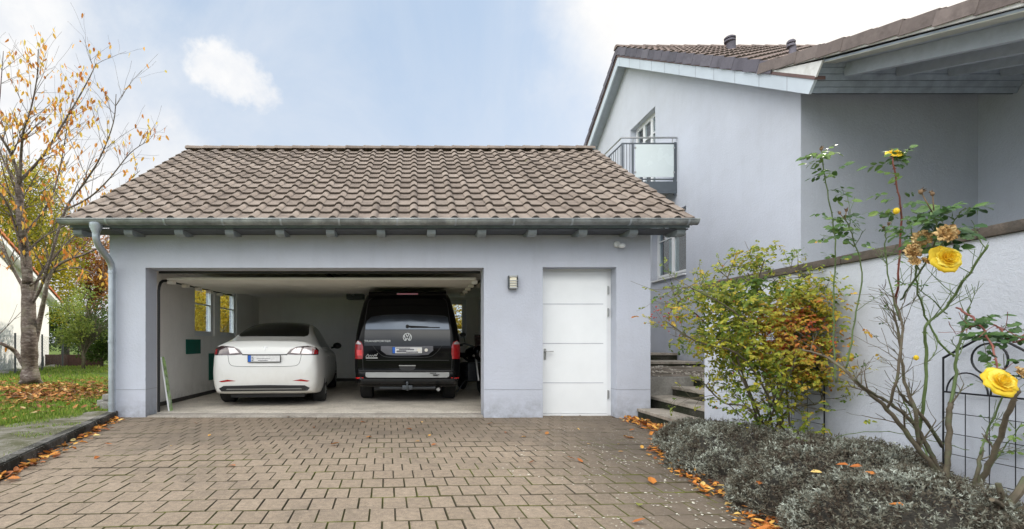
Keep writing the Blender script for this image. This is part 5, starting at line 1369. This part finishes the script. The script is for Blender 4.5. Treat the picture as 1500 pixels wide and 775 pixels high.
# ---------------- white house far left, fences
wh = thing('white_house', 'white house wall with orange tiled verge beyond the lawn at far left', 'house', (-15.5, 20.6, 0))
HA, HB = V((-13.35, 15.2, 0)), V((-15.95, 21.6, 0)); hd = (HB - HA).normalized(); hn = V((hd.y, -hd.x, 0))
if hn.x < 0: hn = -hn
HP = lambda u, v, w: HA + hd * u + hn * w + V((0, 0, v))
HL = (HB - HA).length
vz = lambda u: 4.72 - (u / HL) * (4.72 - 3.02)
m = MB(); m.prism([(-4, -.1), (HL, -.1), (HL, vz(HL) - .02), (-4, vz(-4) - .02)], HP, 0, -7); wall(m, 'white_house', wh)
m = MB(); m.prism([(-4.2, vz(-4.2) - .10), (HL + .75, vz(HL + .75) - .10), (HL + .75, vz(HL + .75) + .06), (-4.2, vz(-4.2) + .06)], HP, .30, -7.2); wall(m, 'white_frame', wh, 'eave_board')
m = MB()
for k in range(34):
    u0_ = HL + .85 - k * .36; u1_ = u0_ - .38; m.cur = random.random()
    m.prism([(u0_, vz(u0_) + .085), (u1_, vz(u1_) + .065), (u1_, vz(u1_) + .12), (u0_, vz(u0_) + .17)], HP, .36, -7.3)
ot = m.build('roof_tiles', mat_tile('orange_tile', (.42, .12, .05), (.50, .17, .07), (.58, .22, .10), moss=False, lich=.2), wh); recalc(ot)
xr_ = HB.x
es = MB()
for k in range(26):
    q_ = HP(k * .42 - 3, .08, .35 + .1 * math.sin(k)); r = random.uniform(.1, .2); es.cur = random.random(); es.sphere(q_, r, 8, (1.3, .8, .8))
for k in range(18):
    x = xr_ + .6 + k * .42; es.sphere((x, 21.5 - k * .05, .10), random.uniform(.09, .16), 8, (1.3, .8, .8))
o = es.build('stone_border', 'cheek', None, smooth=True); tag(o, 'row of rough stones bordering the far edge of the lawn', 'stones', kind='stuff')
fc = thing('wooden_fence', 'low dark brown board fence behind the cherry tree', 'fence', W(90, 536, 21))
m = MB(); a = at(66, 536, 21); b = at(150, 536, 21); x = a.x
while x < b.x: m.cur = random.random(); m.box(x, x + .115, 21, 21.02, .06, .62 + random.uniform(-.01, .01)); x += .122
m.build('boards', simple('fence_brown', (.075, .035, .028), .8, 0, .3, 10), fc)
m = MB(); m.box(a.x, b.x, 21.022, 21.06, .2, .26); m.box(a.x, b.x, 21.022, 21.06, .5, .56); m.build('rail', 'bark_dark', fc)
cf = thing('chain_link_fence', 'thin grey chain-link fence crossing in front of the white house', 'fence', W(40, 548, 14.6))
FA, FB = HP(-3, 0, 1.0), HP(HL + .9, 0, .9); FA.z = FB.z = 0; fd_ = (FB - FA); fl_ = fd_.length; fd_.normalize()
for u in [k * fl_ / 4 for k in range(5)]:
    m = MB(); q = FA + fd_ * u; m.tube([q, q + V((0, 0, 1.42))], .028, 6); m.build('post', 'darkmetal', cf)
m = MB(); s_ = .11; H = 1.25; u = 0
while u < fl_:
    for sgn in (1, -1):
        u2 = min(fl_, max(0, u + sgn * H)); a = FA + fd_ * u + V((0, 0, .1)); b = FA + fd_ * u2 + V((0, 0, .1 + abs(u2 - u)))
        d = V((.002, 0, .0022)); m.add([a - d, a + d, b + d, b - d], [(0, 1, 2, 3)])
    u += s_
m.build('mesh', 'darkmetal', cf)

# stone blocks by the garage corner
for i, (x, y, z, a, b, h) in enumerate(((-4.86, 7.82, .10, .22, .16, .12), (-4.74, 7.64, .10, .16, .13, .10), (-4.78, 7.80, .222, .19, .15, .09))):
    m = MB(); m.cbox(x - a / 2, x + a / 2, y - b / 2, y + b / 2, z, z + h, .012); o = m.build('stone_block', 'cheek')
    tag(o, ['larger grey stone block on the grass at the foot of the garage corner', 'smaller grey stone block nearest the downpipe foot', 'flat grey stone block resting on top of the other blocks'][i], 'stone', 'stone blocks beside the downpipe')

# ---------------- leaf litter
def flat_leaf(mb, x, y, z, s, rnd, tilt=.35, curl=.4):
    d = rdir(-tilt, tilt); up = V((random.uniform(-.3, .3), random.uniform(-.3, .3), 1)); mb.leaf(V((x, y, z)), d, up, s, s * random.uniform(.45, .65), rnd, curl, random.uniform(-.3, .3), True)
ll = MB()
for _ in range(7500):
    x = -7.9 + random.gauss(0, 1.9); y = 9.6 + random.gauss(0, 1.5)
    if x > -4.8 or y > 14 or y < 6.4: continue
    if y < 7.4 and x > slabx(y): continue
    if mnoise.noise(V((x * 1.2, y * 1.2, 2))) < -.22: continue
    flat_leaf(ll, x, y, lawn_z(x, y) + random.uniform(.01, .05), random.uniform(.07, .13), random.random() ** 1.3)
tag(ll.build('leaf_litter', 'leaf_litter'), 'brown and orange leaves strewn over the grass under the cherry tree', 'leaves', kind='stuff')
le = MB()
for _ in range(1050):      # drift along the planting bed
    y = random.uniform(2.3, 6.6); w_ = .5 + .5 * mnoise.noise(V((y * 2.2, 0, 4)))
    x = bed_x(y) + random.gauss(-.01, .03 + .04 * w_)
    if random.random() > max(0, w_ * 1.9 - .45): continue
    flat_leaf(le, x, y, random.uniform(.004, .03) + max(0, x - bed_x(y)) * .25, random.uniform(.032, .072), random.random())
for _ in range(260):       # pile in the corner of the lowest step
    t = random.random(); y = 7.25 - t * 1.2; x = 3.28 - abs(random.gauss(0, .12)) - .05; flat_leaf(le, x, y, random.uniform(.005, .05), random.uniform(.05, .09), random.random() ** 1.5)
for _ in range(520):       # along the kerb
    y = random.uniform(1.5, 7.4); w_ = .5 + .5 * mnoise.noise(V((y * 1.8, 4, 4)))
    if random.random() > w_ * 1.2: continue
    x = kerb_x(y) + abs(random.gauss(0, .06)) + .015; flat_leaf(le, x, y, random.uniform(.004, .03), random.uniform(.05, .10), random.random())
tag(le.build('leaf_drift', 'leaf_bright'), 'orange leaves drifted along the bed edge, the lowest step and the kerb', 'leaves', kind='stuff')
pt = MB()
for _ in range(1500):      # small pale petals
    x, y = random.uniform(.6, 2.9), random.uniform(2.2, 5.4)
    if x > bed_x(y) + .05 or random.random() > (x - .3) / 2.2 or mnoise.noise(V((x * 2, y * 2, 8))) < -.05: continue
    s = random.uniform(.006, .016); d = rdir(-.1, .1); sd_ = V((-d.y, d.x, 0)); p = V((x, y, .006)); pt.cur = random.random()
    pt.add([p - d * s, p + sd_ * s * .6, p + d * s, p - sd_ * s * .6 + V((0, 0, .002))], [(0, 1, 2, 3)])
tag(pt.build('petals', simple('pale_petal', (.62, .58, .48), .8, 0, .2, 20)), 'tiny pale petals scattered on the paving beside the bed', 'petals', kind='stuff')
# single leaves on the paving
spots = [(484, 652, 1), (640, 652, 0), (615, 648, 2), (740, 635, 0), (771, 641, 2), (800, 638, 3), (618, 620, 4), (165, 652, 0), (145, 670, 0), (345, 684, 0), (250, 655, 4), (595, 629, 0), (528, 619, 0), (628, 640, 2),
         (775, 680, 5), (853, 679, 0), (865, 652, 4), (843, 674, 0), (922, 632, 0), (918, 640, 2), (930, 643, 1), (905, 652, 4), (905, 663, 2), (957, 711, 1), (937, 740, 6), (925, 768, 0), (849, 631, 4), (795, 632, 5), (822, 612, 4), (850, 610, 5), (900, 612, 5), (712, 622, 3),
         (980, 625, 0), (460, 628, 5), (380, 615, 5), (290, 622, 5), (545, 641, 3), (420, 612, 5), (305, 640, 2), (600, 610, 5)]
LB = {0: ('curled orange fallen leaf lying alone on the paving', 'leaf_bright'), 1: ('larger curled orange fallen leaf lying near the bed', 'leaf_bright'), 2: ('small golden fallen leaf lying on the paving', 'leaf_bright'),
      3: ('crumpled tan fallen leaf lying on the paving', 'leaf_litter'), 4: ('small yellowish fallen leaf on the paving', 'leaf_bright'), 5: ('small dark brown fallen leaf lying near the garage', 'leaf_litter'), 6: ('bright green fallen leaf on the paving near the bed', 'leaf_pale')}
for px_, py_, k in spots:
    Yd = F * EYE / (py_ - CY); p = at(px_, py_, Yd); s = {0: .085, 1: .12, 2: .06, 3: .09, 4: .05, 5: .06, 6: .085}[k]
    m = MB(); d = rdir(-.1, .1); m.leaf(V((p.x, p.y, .012)), d, V((.1, .1, 1)), s, s * .55, {0: .3, 1: .45, 2: .8, 3: .55, 4: .9, 5: .1, 6: .9}[k], .45, random.uniform(-.35, .2), True)
    o = m.build('fallen_leaf', LB[k][1]); tag(o, LB[k][0], 'leaf', 'single fallen leaves on the paving')

# ---------------- lavender
def lavender(label, blobs, n, seed):
    random.seed(seed); root = thing('lavender_bush', label, 'shrub', (blobs[0][0][0], blobs[0][0][1], .05), group='lavender bushes along the bed')
    core = MB()
    for c, r_ in blobs: core.sphere(c, 1, 18, (r_[0] * .86, r_[1] * .86, r_[2] * .84))
    core.build('woody_core', 'lav_core', root, smooth=True)
    m = MB(); tot = sum(r_[0] * r_[1] for _, r_ in blobs)
    for c, r_ in blobs:
        c = V(c)
        for _ in range(int(n * r_[0] * r_[1] / tot)):
            d = rdir(-.15, 1)
            p = c + V((d.x * r_[0], d.y * r_[1], d.z * r_[2])) * (1 + .10 * mnoise.noise(V((d.x * 4, d.y * 4, d.z * 4 + seed))) + random.uniform(-.07, .04))
            if any((((p.x - c2[0]) / r2[0]) ** 2 + ((p.y - c2[1]) / r2[1]) ** 2 + ((p.z - c2[2]) / r2[2]) ** 2) < .72 for c2, r2 in blobs if c2 != tuple(c)): continue
            ax = (d + V((0, 0, .8)) + rdir() * .35).normalized(); sh = min(1, max(0, .5 + .5 * mnoise.noise(p * 7) + random.uniform(-.2, .2)))
            ln_ = random.uniform(.035, .06)
            for w_ in range(3):
                q = p + ax * ln_ * (w_ / 3.0)
                for _k in range(4 if w_ == 2 else 3):
                    m.leaf(q, (ax * .7 + rdir() * .8), rdir(), random.uniform(.016, .027), .0075, min(1, max(0, sh + .1 * w_ - .08 + random.uniform(-.15, .15))), .15, .1)
            if random.random() < .16 and d.z > .4:
                e = p + ax * random.uniform(.06, .13); m.cur = .15; t = V((.0016, 0, 0)); m.add([p - t, p + t, e], [(0, 1, 2)])
    m.build('foliage', 'lav', root)
lavender('grey-green lavender bush at the foot of the steps', [((2.96, 5.05, .02), (.42, .52, .27)), ((3.08, 5.55, .0), (.28, .34, .15))], 3800, 11)
lavender('middle grey-green lavender bush in front of the leafy rose shrub', [((2.80, 4.30, .05), (.52, .55, .34)), ((3.1, 4.0, .08), (.36, .45, .28))], 4600, 12)
lavender('largest silvery lavender bush in the right foreground', [((2.78, 3.25, .03), (.62, .48, .40)), ((2.72, 2.72, .0), (.60, .45, .38)), ((3.12, 3.35, .08), (.34, .45, .34))], 9500, 13)
lavender('low silvery lavender bush at the lower right frame edge', [((3.02, 2.15, .0), (.50, .50, .30))], 2200, 14)

# ---------------- big autumn rose shrub
random.seed(21)
rs = thing('rose_shrub', 'large bushy rose shrub turning yellow and orange against the wall beside the steps', 'shrub', (3.15, 4.5, .15))
SY = 4.35
canes = MB(); tips = []
basep = [at(1120, 655, 4.55), at(1135, 660, 4.5), at(1150, 660, 4.45), at(1108, 655, 4.6), at(1160, 655, 4.4)]
arch = [[(1090, 560), (1030, 470), (985, 440)], [(1085, 540), (1060, 440), (1080, 370)], [(1140, 540), (1130, 450), (1095, 400)], [(1160, 540), (1180, 460), (1205, 430)], [(1150, 520), (1170, 420), (1190, 400)],
        [(1100, 600), (1060, 590), (1030, 560)], [(1120, 550), (1090, 470), (1010, 420)], [(1125, 540), (1110, 430), (1120, 380)], [(1145, 560), (1190, 520), (1215, 500)], [(1095, 530), (1020, 500), (975, 470)], [(1155, 600), (1200, 590), (1205, 560)]]
for i, ar in enumerate(arch):
    b = basep[i % 5]; pts = [b] + [at(px_, py_, SY + random.uniform(-.30, .25) - .04 * k) for k, (px_, py_) in enumerate(ar)]
    P = [V(q) for q in crv([tuple(q) for q in pts], 5, False)]; K = len(P)
    canes.tube(P, [.010 * (1 - .6 * k / K) for k in range(K)], 6)
    for _ in range(10):
        k = random.randint(3, K - 1); grow(canes, P[k], rdir(-.2, .8), random.uniform(.12, .32), .004, 1, tips, .4, (1, 2), .0, 3, 4, .7, .9, .002)
canes.build('canes', 'cane', rs, smooth=True)
lf = MB()
def compound(mb, p, d, size, sh, nl=5, drp=.25, tilt=1.1):
    """pinnate rose leaf: pairs of leaflets and an end leaflet"""
    d = d.normalized(); sd_ = d.cross(V((0, 0, 1)));
    if sd_.length < .1: sd_ = d.orthogonal()
    sd_ = (sd_.normalized() + rdir() * .45 * tilt).normalized(); up = sd_.cross(d); up2 = (up + V((-.25, -.9, .1)) * tilt).normalized()
    for k in range(nl // 2):
        q = p + d * size * (.9 + k * .75)
        for s in (-1, 1): mb.leaf(q, (d * .55 + sd_ * s + rdir() * .3 - V((0, 0, drp))), up2 + rdir() * .5, size * random.uniform(.85, 1.1), size * .62, min(1, max(0, sh + random.uniform(-.1, .1))), .12, .15, True)
    mb.leaf(p + d * size * (.7 + .75 * (nl // 2)), d - V((0, 0, drp)), up2 + rdir() * .5, size * 1.15, size * .7, min(1, max(0, sh + random.uniform(-.1, .1))), .12, .15, True)
def zone(px_, py_):
    """leaf colour by place in the shrub: green left/top, yellow-orange in the middle"""
    s = .42 + .10 * math.sin(px_ * .05)
    s += .50 * math.exp(-(((px_ - 1120) / 48) ** 2 + ((py_ - 480) / 55) ** 2)) + .22 * math.exp(-(((px_ - 1180) / 45) ** 2 + ((py_ - 520) / 70) ** 2)) + .45 * math.exp(-(((px_ - 972) / 22) ** 2 + ((py_ - 462) / 18) ** 2))
    s += .25 * math.exp(-(((px_ - 1085) / 20) ** 2 + ((py_ - 375) / 20) ** 2)) - .22 * math.exp(-(((px_ - 1095) / 45) ** 2 + ((py_ - 425) / 18) ** 2)) - .12 * math.exp(-(((px_ - 1060) / 30) ** 2 + ((py_ - 480) / 40) ** 2))
    return s
lobes = [(1085, 378, 16, 16, 40), (1100, 385, 26, 14, 30), (1088, 430, 50, 22, 150), (1045, 440, 30, 30, 110), (1008, 428, 22, 16, 28), (988, 458, 16, 12, 16), (1042, 488, 36, 32, 160), (1090, 490, 45, 45, 260), (1135, 455, 40, 30, 190),
         (1180, 440, 36, 26, 120), (1190, 490, 34, 36, 180), (1140, 530, 48, 34, 210), (1075, 545, 36, 26, 100), (1195, 545, 24, 26, 70), (1160, 415, 20, 12, 16), (1185, 400, 22, 10, 12), (1095, 600, 30, 24, 22), (1150, 590, 26, 30, 55), (1060, 580, 22, 22, 22), (1008, 505, 14, 10, 8), (1040, 400, 14, 10, 10), (1160, 630, 14, 14, 20), (1120, 620, 14, 14, 14)]
for (a, b, ra, rb, n_) in lobes:
    for _ in range(int(n_ * 3.0)):
        r = math.sqrt(random.random()); an = random.uniform(0, 2 * PI); px_, py_ = a + ra * r * math.cos(an), b + rb * r * math.sin(an)
        Yd = SY + random.gauss(-.06, .20); p = at(px_, py_, SY); p = V((p.x, Yd, p.z))
        if p.x > 3.44: p.x = 3.44 - random.random() * .1
        if mnoise.noise(p * 5.5) < -.25: continue
        compound(lf, p, rdir(-1, .5), random.uniform(.021, .034), zone(px_, py_) + random.uniform(-.20, .20), random.choice((3, 5, 5)))
for p, d in tips:
    q = CX + F * p.x / p.y; r = CY - (p.z - EYE) * F / p.y
    if random.random() < .35: compound(lf, p, d + rdir() * .4, random.uniform(.017, .026), zone(q, r) + random.uniform(-.14, .16), 5)
lf.build('foliage', 'leaf_shrub', rs)
for _ in range(34):
    p = at(975 + random.gauss(0, 16), 460 + random.gauss(0, 12), SY + random.uniform(-.15, .1)); hp = MB(); hp.sphere(p, random.uniform(.005, .008), 6); hp.build('rose_hip', 'hip', rs, smooth=True)
for _ in range(30):
    p = at(1110 + random.gauss(0, 60), 480 + random.gauss(0, 50), SY - .25); p.x = min(p.x, 3.4); hp = MB(); hp.sphere(p, .006, 6); hp.build('rose_hip', 'hip', rs, smooth=True)

# ---------------- trellises on the wall
def trellis(label, y0, y1, z0, z1, nb, nr, top):
    root = thing('trellis', label, 'trellis', (3.46, (y0 + y1) / 2, z0), group='iron trellises on the garden wall')
    x = 3.462; m = MB()
    for y in (y0, y1): m.tube([(x, y, z0 - .15), (x, y, z1)], .006, 6)
    m.tube([(x, y0, z1 - .22), (x, y1, z1 - .22)], .006, 6)
    if top:
        c = (y0 + y1) / 2; h = (y1 - y0) / 2
        m.tube([(x, y0, z1), (x, c, z1 + .16), (x, y1, z1)], .0075, 6)
        m.tube([(x, c + .095 * math.cos(a), z1 - .03 + .095 * math.sin(a) + .03) for a in [2 * PI * k / 24 for k in range(25)]], .006, 6)
        for s in (-1, 1): m.tube([(x, c + s * (h - .02 - h * .45 * (1 - math.cos(a))), z1 - .22 + .13 * math.sin(a)) for a in [PI * k / 14 for k in range(15)]], .005, 6)
    m.build('frame', 'iron', root, smooth='auto')
    g_ = MB()
    for k in range(1, nb): y = y0 + (y1 - y0) * k / nb; g_.tube([(x, y, z0 - .1), (x, y, z1 - .22)], .0026, 5)
    for k in range(nr): z = z0 + (z1 - .22 - z0) * k / nr; g_.tube([(x - .006, y0, z), (x - .006, y1, z)], .0026, 5)
    g_.build('grid', 'iron', root)
trellis('black iron trellis behind the leafy rose shrub', 4.18, 4.72, .18, 1.02, 3, 5, True)
trellis('black iron trellis with a ring at the top, behind the yellow roses', 2.72, 3.24, .14, 1.02, 4, 5, True)

# ---------------- tall rose with yellow flowers
random.seed(33)
rb = thing('rose_bush', 'tall leggy rose bush with bare canes and large yellow roses at the right', 'rose bush', at(1390, 700, 2.95))
cb, cg, cr_ = MB(), MB(), MB(); rtips = []; rleaf = MB(); dead = MB()
def cane(mb, pl, r0, r1, twigs=0, tl=.16, n=7, start=.3):
    r0 *= .82; r1 *= .82
    """pl: list of (px, py, distance)"""
    pts = [at(a, b, c) for a, b, c in pl]
    for q in pts: q.x = min(q.x, 3.44)
    P = [V(q) for q in crv([tuple(q) for q in pts], 5, False)]; K = len(P) - 1
    P = [p + rdir() * .004 for p in P]
    mb.tube(P, [(r0 + (r1 - r0) * k / K) * random.uniform(.93, 1.1) for k in range(K + 1)], n)
    for k in range(int(K * 1.2)):   # thorns
        i = random.randint(1, K - 1); d = rdir(-.3, .1); rr = r0 + (r1 - r0) * i / K; b0 = P[i] + d * rr * .7
        t = V((0, 0, .004)); mb.add([b0 - t, b0 + t, b0 + d * .009], [(0, 1, 2)])
    for _ in range(twigs):
        i = random.randint(int(K * start), K - 1); t = (P[i + 1] - P[i]).normalized()
        grow(mb, P[i], (t * .6 + rdir(-.1, .8) * .9), tl * random.uniform(.6, 1.4), max(.0022, (r0 + (r1 - r0) * i / K) * .42), 1, rtips, .45, (1, 3), .05, 3, 5, .68, .85, .0018)
    return P
def leaves_on(P, i0, i1, n_, size, sh=.5, nl=5):
    for _ in range(n_):
        i = random.randint(int(len(P) * i0), min(len(P) - 1, int(len(P) * i1))); compound(rleaf, P[i] + rdir() * .004, rdir(-.2, .45), size * random.uniform(.8, 1.2), min(1, max(0, random.gauss(sh, .22))), nl)
D = 2.95
c1 = cane(cb, [(1392, 722, D), (1372, 690, D), (1340, 650, D), (1300, 600, D), (1262, 566, D), (1215, 525, D + .2), (1175, 512, D + .3)], .021, .007, 9, .16)
c1b = cane(cb, [(1378, 696, D), (1362, 660, D), (1338, 620, D), (1310, 595, D), (1285, 580, D), (1250, 556, D - .1)], .016, .008, 5, .14)
c2 = cane(cb, [(1345, 652, D), (1340, 600, D - .05), (1325, 560, D), (1318, 500, D), (1308, 455, D)], .013, .006, 12, .16)
c3 = cane(cb, [(1300, 598, D), (1312, 560, D - .1), (1322, 480, D - .1), (1306, 430, D - .05)], .010, .005, 10, .15)
c4 = cane(cb, [(1380, 655, D + .05), (1352, 610, D), (1330, 590, D), (1318, 575, D)], .013, .009, 3)
c5 = cane(cb, [(1386, 728, D - .1), (1388, 680, D - .1), (1390, 640, D - .1), (1391, 600, D - .1), (1394, 590, D - .1)], .017, .015, 1, n=9)
c6 = cane(cg, [(1391, 600, D - .1), (1400, 555, D - .1), (1401, 520, D - .12), (1412, 480, D - .15), (1420, 450, D - .2)], .011, .006, 5, .14)
c7 = cane(cg, [(1398, 522, D - .1), (1378, 505, D - .1), (1358, 470, D - .1), (1345, 430, D - .2), (1342, 395, D - .3), (1345, 380, D - .4)], .007, .0045, 5, .12)
c8 = cane(cg, [(1342, 655, D + .1), (1352, 600, D), (1357, 520, D - .05), (1356, 480, D - .1), (1385, 450, D - .15), (1420, 400, D - .3), (1447, 358, D - .4)], .011, .006, 10, .16)
c9 = cane(cb, [(1424, 728, 2.7), (1440, 700, 2.65), (1462, 650, 2.55), (1478, 600, 2.45), (1492, 570, 2.4)], .017, .012, 2, n=9)
c10 = cane(cb, [(1423, 725, 2.72), (1432, 690, 2.7), (1438, 655, 2.7)], .014, .009, 1, n=8)
c11 = cane(cg, [(1434, 665, 2.7), (1452, 620, 2.68), (1470, 580, 2.6), (1486, 550, 2.5)], .006, .004, 5, .12)
c12 = cane(cg, [(1372, 700, D), (1350, 650, D + .1), (1330, 600, D + .15), (1310, 560, D + .15)], .006, .005, 3)
# long shoots carrying leaves
s1 = cane(cg, [(1225, 560, 3.2), (1221, 500, 3.2), (1222, 430, 3.15), (1223, 350, 3.1), (1214, 290, 3.05), (1205, 240, 3.0), (1203, 222, 3.0)], .006, .003, 1, .1)
leaves_on(s1, .42, 1, 32, .040, .6)
s2 = cane(cg, [(1240, 540, 3.1), (1252, 470, 3.05), (1262, 400, 3.0), (1250, 350, 2.95), (1238, 318, 2.9)], .006, .003, 3)
leaves_on(s2, .7, 1, 12, .032, .45)
s3 = cane(cr_, [(1312, 450, D), (1316, 400, 2.8), (1321, 330, 2.7), (1318, 290, 2.65), (1308, 240, 2.6), (1306, 228, 2.6)], .007, .003, 0)
leaves_on(s3, .38, .98, 24, .038, .6)
s4 = cane(cg, [(1320, 440, D), (1345, 400, 2.6), (1365, 370, 2.3), (1372, 340, 2.2), (1368, 310, 2.15)], .006, .003, 2)
leaves_on(s4, .45, 1, 24, .036, .5)
s4b = cane(cg, [(1365, 380, 2.3), (1385, 350, 2.2), (1400, 320, 2.15), (1415, 305, 2.1)], .004, .002, 0); leaves_on(s4b, .3, 1, 15, .042, .3)
s4c = cane(cg, [(1345, 395, 2.5), (1338, 350, 2.35), (1330, 320, 2.3)], .004, .002, 0); leaves_on(s4c, .4, 1, 10, .03, .6)
s5 = cane(cg, [(1318, 470, 2.9), (1300, 400, 2.9), (1297, 350, 2.85), (1300, 335, 2.85)], .005, .003, 4, .12)
leaves_on(s5, .85, 1, 5, .02, .3)
s6 = cane(cr_, [(1402, 450, 2.6), (1430, 470, 2.4), (1450, 500, 2.3), (1462, 540, 2.25), (1470, 556, 2.2)], .006, .004, 2)
s7 = cane(cr_, [(1436, 470, 2.4), (1462, 480, 2.35), (1482, 500, 2.3), (1505, 495, 2.25)], .005, .003, 2)
leaves_on(s6, .25, .8, 16, .036, .35); leaves_on(s7, .2, 1, 20, .036, .3)
s8 = cane(cg, [(1180, 700, 3.6), (1190, 670, 3.5), (1230, 640, 3.3), (1290, 632, 3.2), (1350, 642, 3.1), (1420, 660, 3.0)], .0035, .0025, 0)
s9 = cane(cg, [(1440, 700, 2.95), (1470, 660, 2.9), (1490, 640, 2.85), (1510, 620, 2.8)], .004, .003, 2); leaves_on(s9, .3, .9, 9, .03, .9)
s10 = cane(cg, [(1386, 460, 2.9), (1355, 430, 2.85), (1330, 415, 2.8)], .004, .002, 2); leaves_on(s10, .7, 1, 3, .022, .4)
for p, d in rtips:
    if random.random() < .035: compound(rleaf, p, d, .018, random.random(), 3)
cb.build('canes', 'cane', rb, smooth=True); cg.build('green_canes', 'cane_green', rb, smooth=True); cr_.build('red_shoots', 'cane_red', rb, smooth=True);
rleaf.build('foliage', 'leaf_rose', rb)
def rose(name, px_, py_, Yd, rad, face, mat='petal', label=None, dry=False, parent=rb):
    """face: direction in which the flower opens"""
    c = at(px_, py_, Yd); z = V(face).normalized(); rotm = z.to_track_quat('Z', 'Y').to_matrix().to_4x4(); mtx = Matrix.Translation(c) @ rotm
    m = MB(mtx); layers = [(.12, .42, 3, 1.25, .02), (.24, .44, 4, 1.15, .10), (.38, .42, 5, 1.05, .22), (.55, .36, 5, .95, .42), (.75, .26, 6, .85, .7), (.98, .12, 6, .80, 1.0)]
    if dry: layers = layers[1:5]
    for li, (ro, h, n_, spn, curl) in enumerate(layers):
        off = random.uniform(0, 6)
        for k in range(n_):
            th_ = off + 2 * PI * k / n_ + random.uniform(-.15, .15); m.cur = min(1, max(0, random.gauss(.5, .3))); jr = random.uniform(.9, 1.12); NU, NV = 7, 6; pts = []
            for b in range(NV + 1):
                v = b / NV
                for a in range(NU + 1):
                    u = a / NU * 2 - 1; wd_ = math.sin(min(1, v * 1.1 + .12) * PI * .62) ** .7
                    rr = ro * (math.sin(v * PI / 2) ** .75) * jr * (1 - .10 * u * u * v) + (.06 if dry else .05) * math.sin(u * 6 + k * 1.7) * v * v
                    hh = h * v - curl * .30 * max(0, v - .55) ** 1.4 * 2.0 - .10 * (u * u) * v + .05 * math.sin(u * 7 + k * 2.3) * v * v
                    if dry: rr *= .85 + .2 * math.sin(v * 9 + u * 6); hh *= .9 + .25 * math.sin(u * 7)
                    an = th_ + u * spn * wd_ * (.92 if ro > .3 else .95)
                    pts.append((rad * rr * math.cos(an), rad * rr * math.sin(an), rad * (hh - .15)))
            m.add(pts, [(b * (NU + 1) + a, b * (NU + 1) + a + 1, (b + 1) * (NU + 1) + a + 1, (b + 1) * (NU + 1) + a) for b in range(NV) for a in range(NU)])
    o = m.build(name, mat, parent, smooth=True)
    if label: o['label'] = label
    cx = MB(mtx)
    for k in range(5):
        a = 2 * PI * k / 5; cx.leaf(V((0, 0, -rad * .15)), V((math.cos(a), math.sin(a), -.25)), V((0, 0, 1)), rad * .55, rad * .2, .4, .1, .3)
    cx.sphere((0, 0, -rad * .26), rad * .16, 8); cx.build('calyx', 'leaf_rose', o)
rose('rose_flower', 1390, 377, 2.15, .064, (-.15, -.95, .25), label='largest open yellow rose in the middle of the bush')
rose('rose_flower', 1470, 558, 2.15, .068, (-.10, -.85, .50), label='open yellow rose at the right edge')
rose('rose_flower', 1311, 223, 2.6, .042, (-.1, -.55, .75), label='topmost small yellow rose')
for (a, b, yd, r_) in ((1351, 348, 2.2, .050), (1388, 341, 2.1, .056), (1338, 367, 2.2, .046), (1340, 382, 2.2, .034), (1498, 545, 2.2, .045), (1356, 381, 2.2, .030)):
    rose('withered_rose', a, b, yd, r_, (random.uniform(-.4, .4), -.6, random.uniform(-.2, .6)), 'petal_dry', dry=True)
dbm = simple('dry_bud', (.16, .10, .05), .8, 0, .4, 30)
for (a, b, yd, r_, a2, b2) in ((1203, 218, 3.0, .009, 1203, 222), (1208, 226, 3.0, .006, 1204, 232), (1199, 228, 3.0, .006, 1203, 234), (1349, 281, 2.15, .009, 1366, 312), (1366, 284, 2.15, .008, 1368, 310), (1240, 308, 2.9, .008, 1238, 320), (1230, 312, 2.9, .008, 1238, 322), (1302, 328, 2.85, .008, 1300, 338), (1294, 333, 2.85, .007, 1299, 342)):
    bud = MB(); c = at(a, b, yd); bud.sphere(c, r_, 8, (1, 1, 1.3)); bud.tube([at(a2, b2, yd), c], .0022, 5)
    for k in range(5): bud.leaf(c, rdir(.2, 1), rdir(), r_ * 2.6, r_ * .9, .3)
    bud.build('bud', dbm, rb, smooth=True)
for q in ((1342, 524, 2.9, .013), (1313, 309, 2.65, .015)):
    yb = MB(); yb.sphere(at(*q[:3]), q[3], 10, (1, 1, 1.2)); yb.build('yellow_bud', 'petal', rb, smooth=True)

# cut-back stump at the lower right edge
pr_ = thing('pruned_rose', 'cut-back rose stump with short thick stubs in the lower right corner', 'rose stump', at(1470, 775, 2.55))
m = MB()
for pl, r0, r1 in (([(1466, 790, 2.55), (1470, 755, 2.55), (1474, 735, 2.5)], .030, .024), ([(1474, 742, 2.52), (1465, 720, 2.5), (1462, 708, 2.5)], .014, .012), ([(1474, 742, 2.52), (1492, 722, 2.5), (1504, 700, 2.5)], .020, .016), ([(1472, 745, 2.5), (1460, 735, 2.45), (1453, 732, 2.42)], .012, .010), ([(1478, 758, 2.5), (1500, 745, 2.45), (1520, 735, 2.4)], .016, .012)):
    m.tube([at(*q) for q in pl], [r0 + (r1 - r0) * k / (len(pl) - 1) for k in range(len(pl))], 9)
m.build('stubs', 'cane', pr_, smooth='auto')
# leaves lying on the lavender
for i, (px_, py_, Yd) in enumerate(((1284, 695, 2.75), (1243, 681, 2.9), (1264, 683, 2.9), (1345, 694, 2.9), (1116, 706, 3.2), (1187, 691, 3.0), (1324, 740, 2.45), (1070, 628, 4.6))):
    p = at(px_, py_, Yd); m = MB(); m.leaf(p, rdir(-.2, .2), V((0, -.5, 1)), .06, .035, [.4, .3, .3, .95, .2, .95, .4, .5][i], .4, .1, True)
    o = m.build('fallen_leaf', 'leaf_bright'); tag(o, 'fallen leaf caught on top of a lavender bush', 'leaf', 'fallen leaves caught on the lavender')
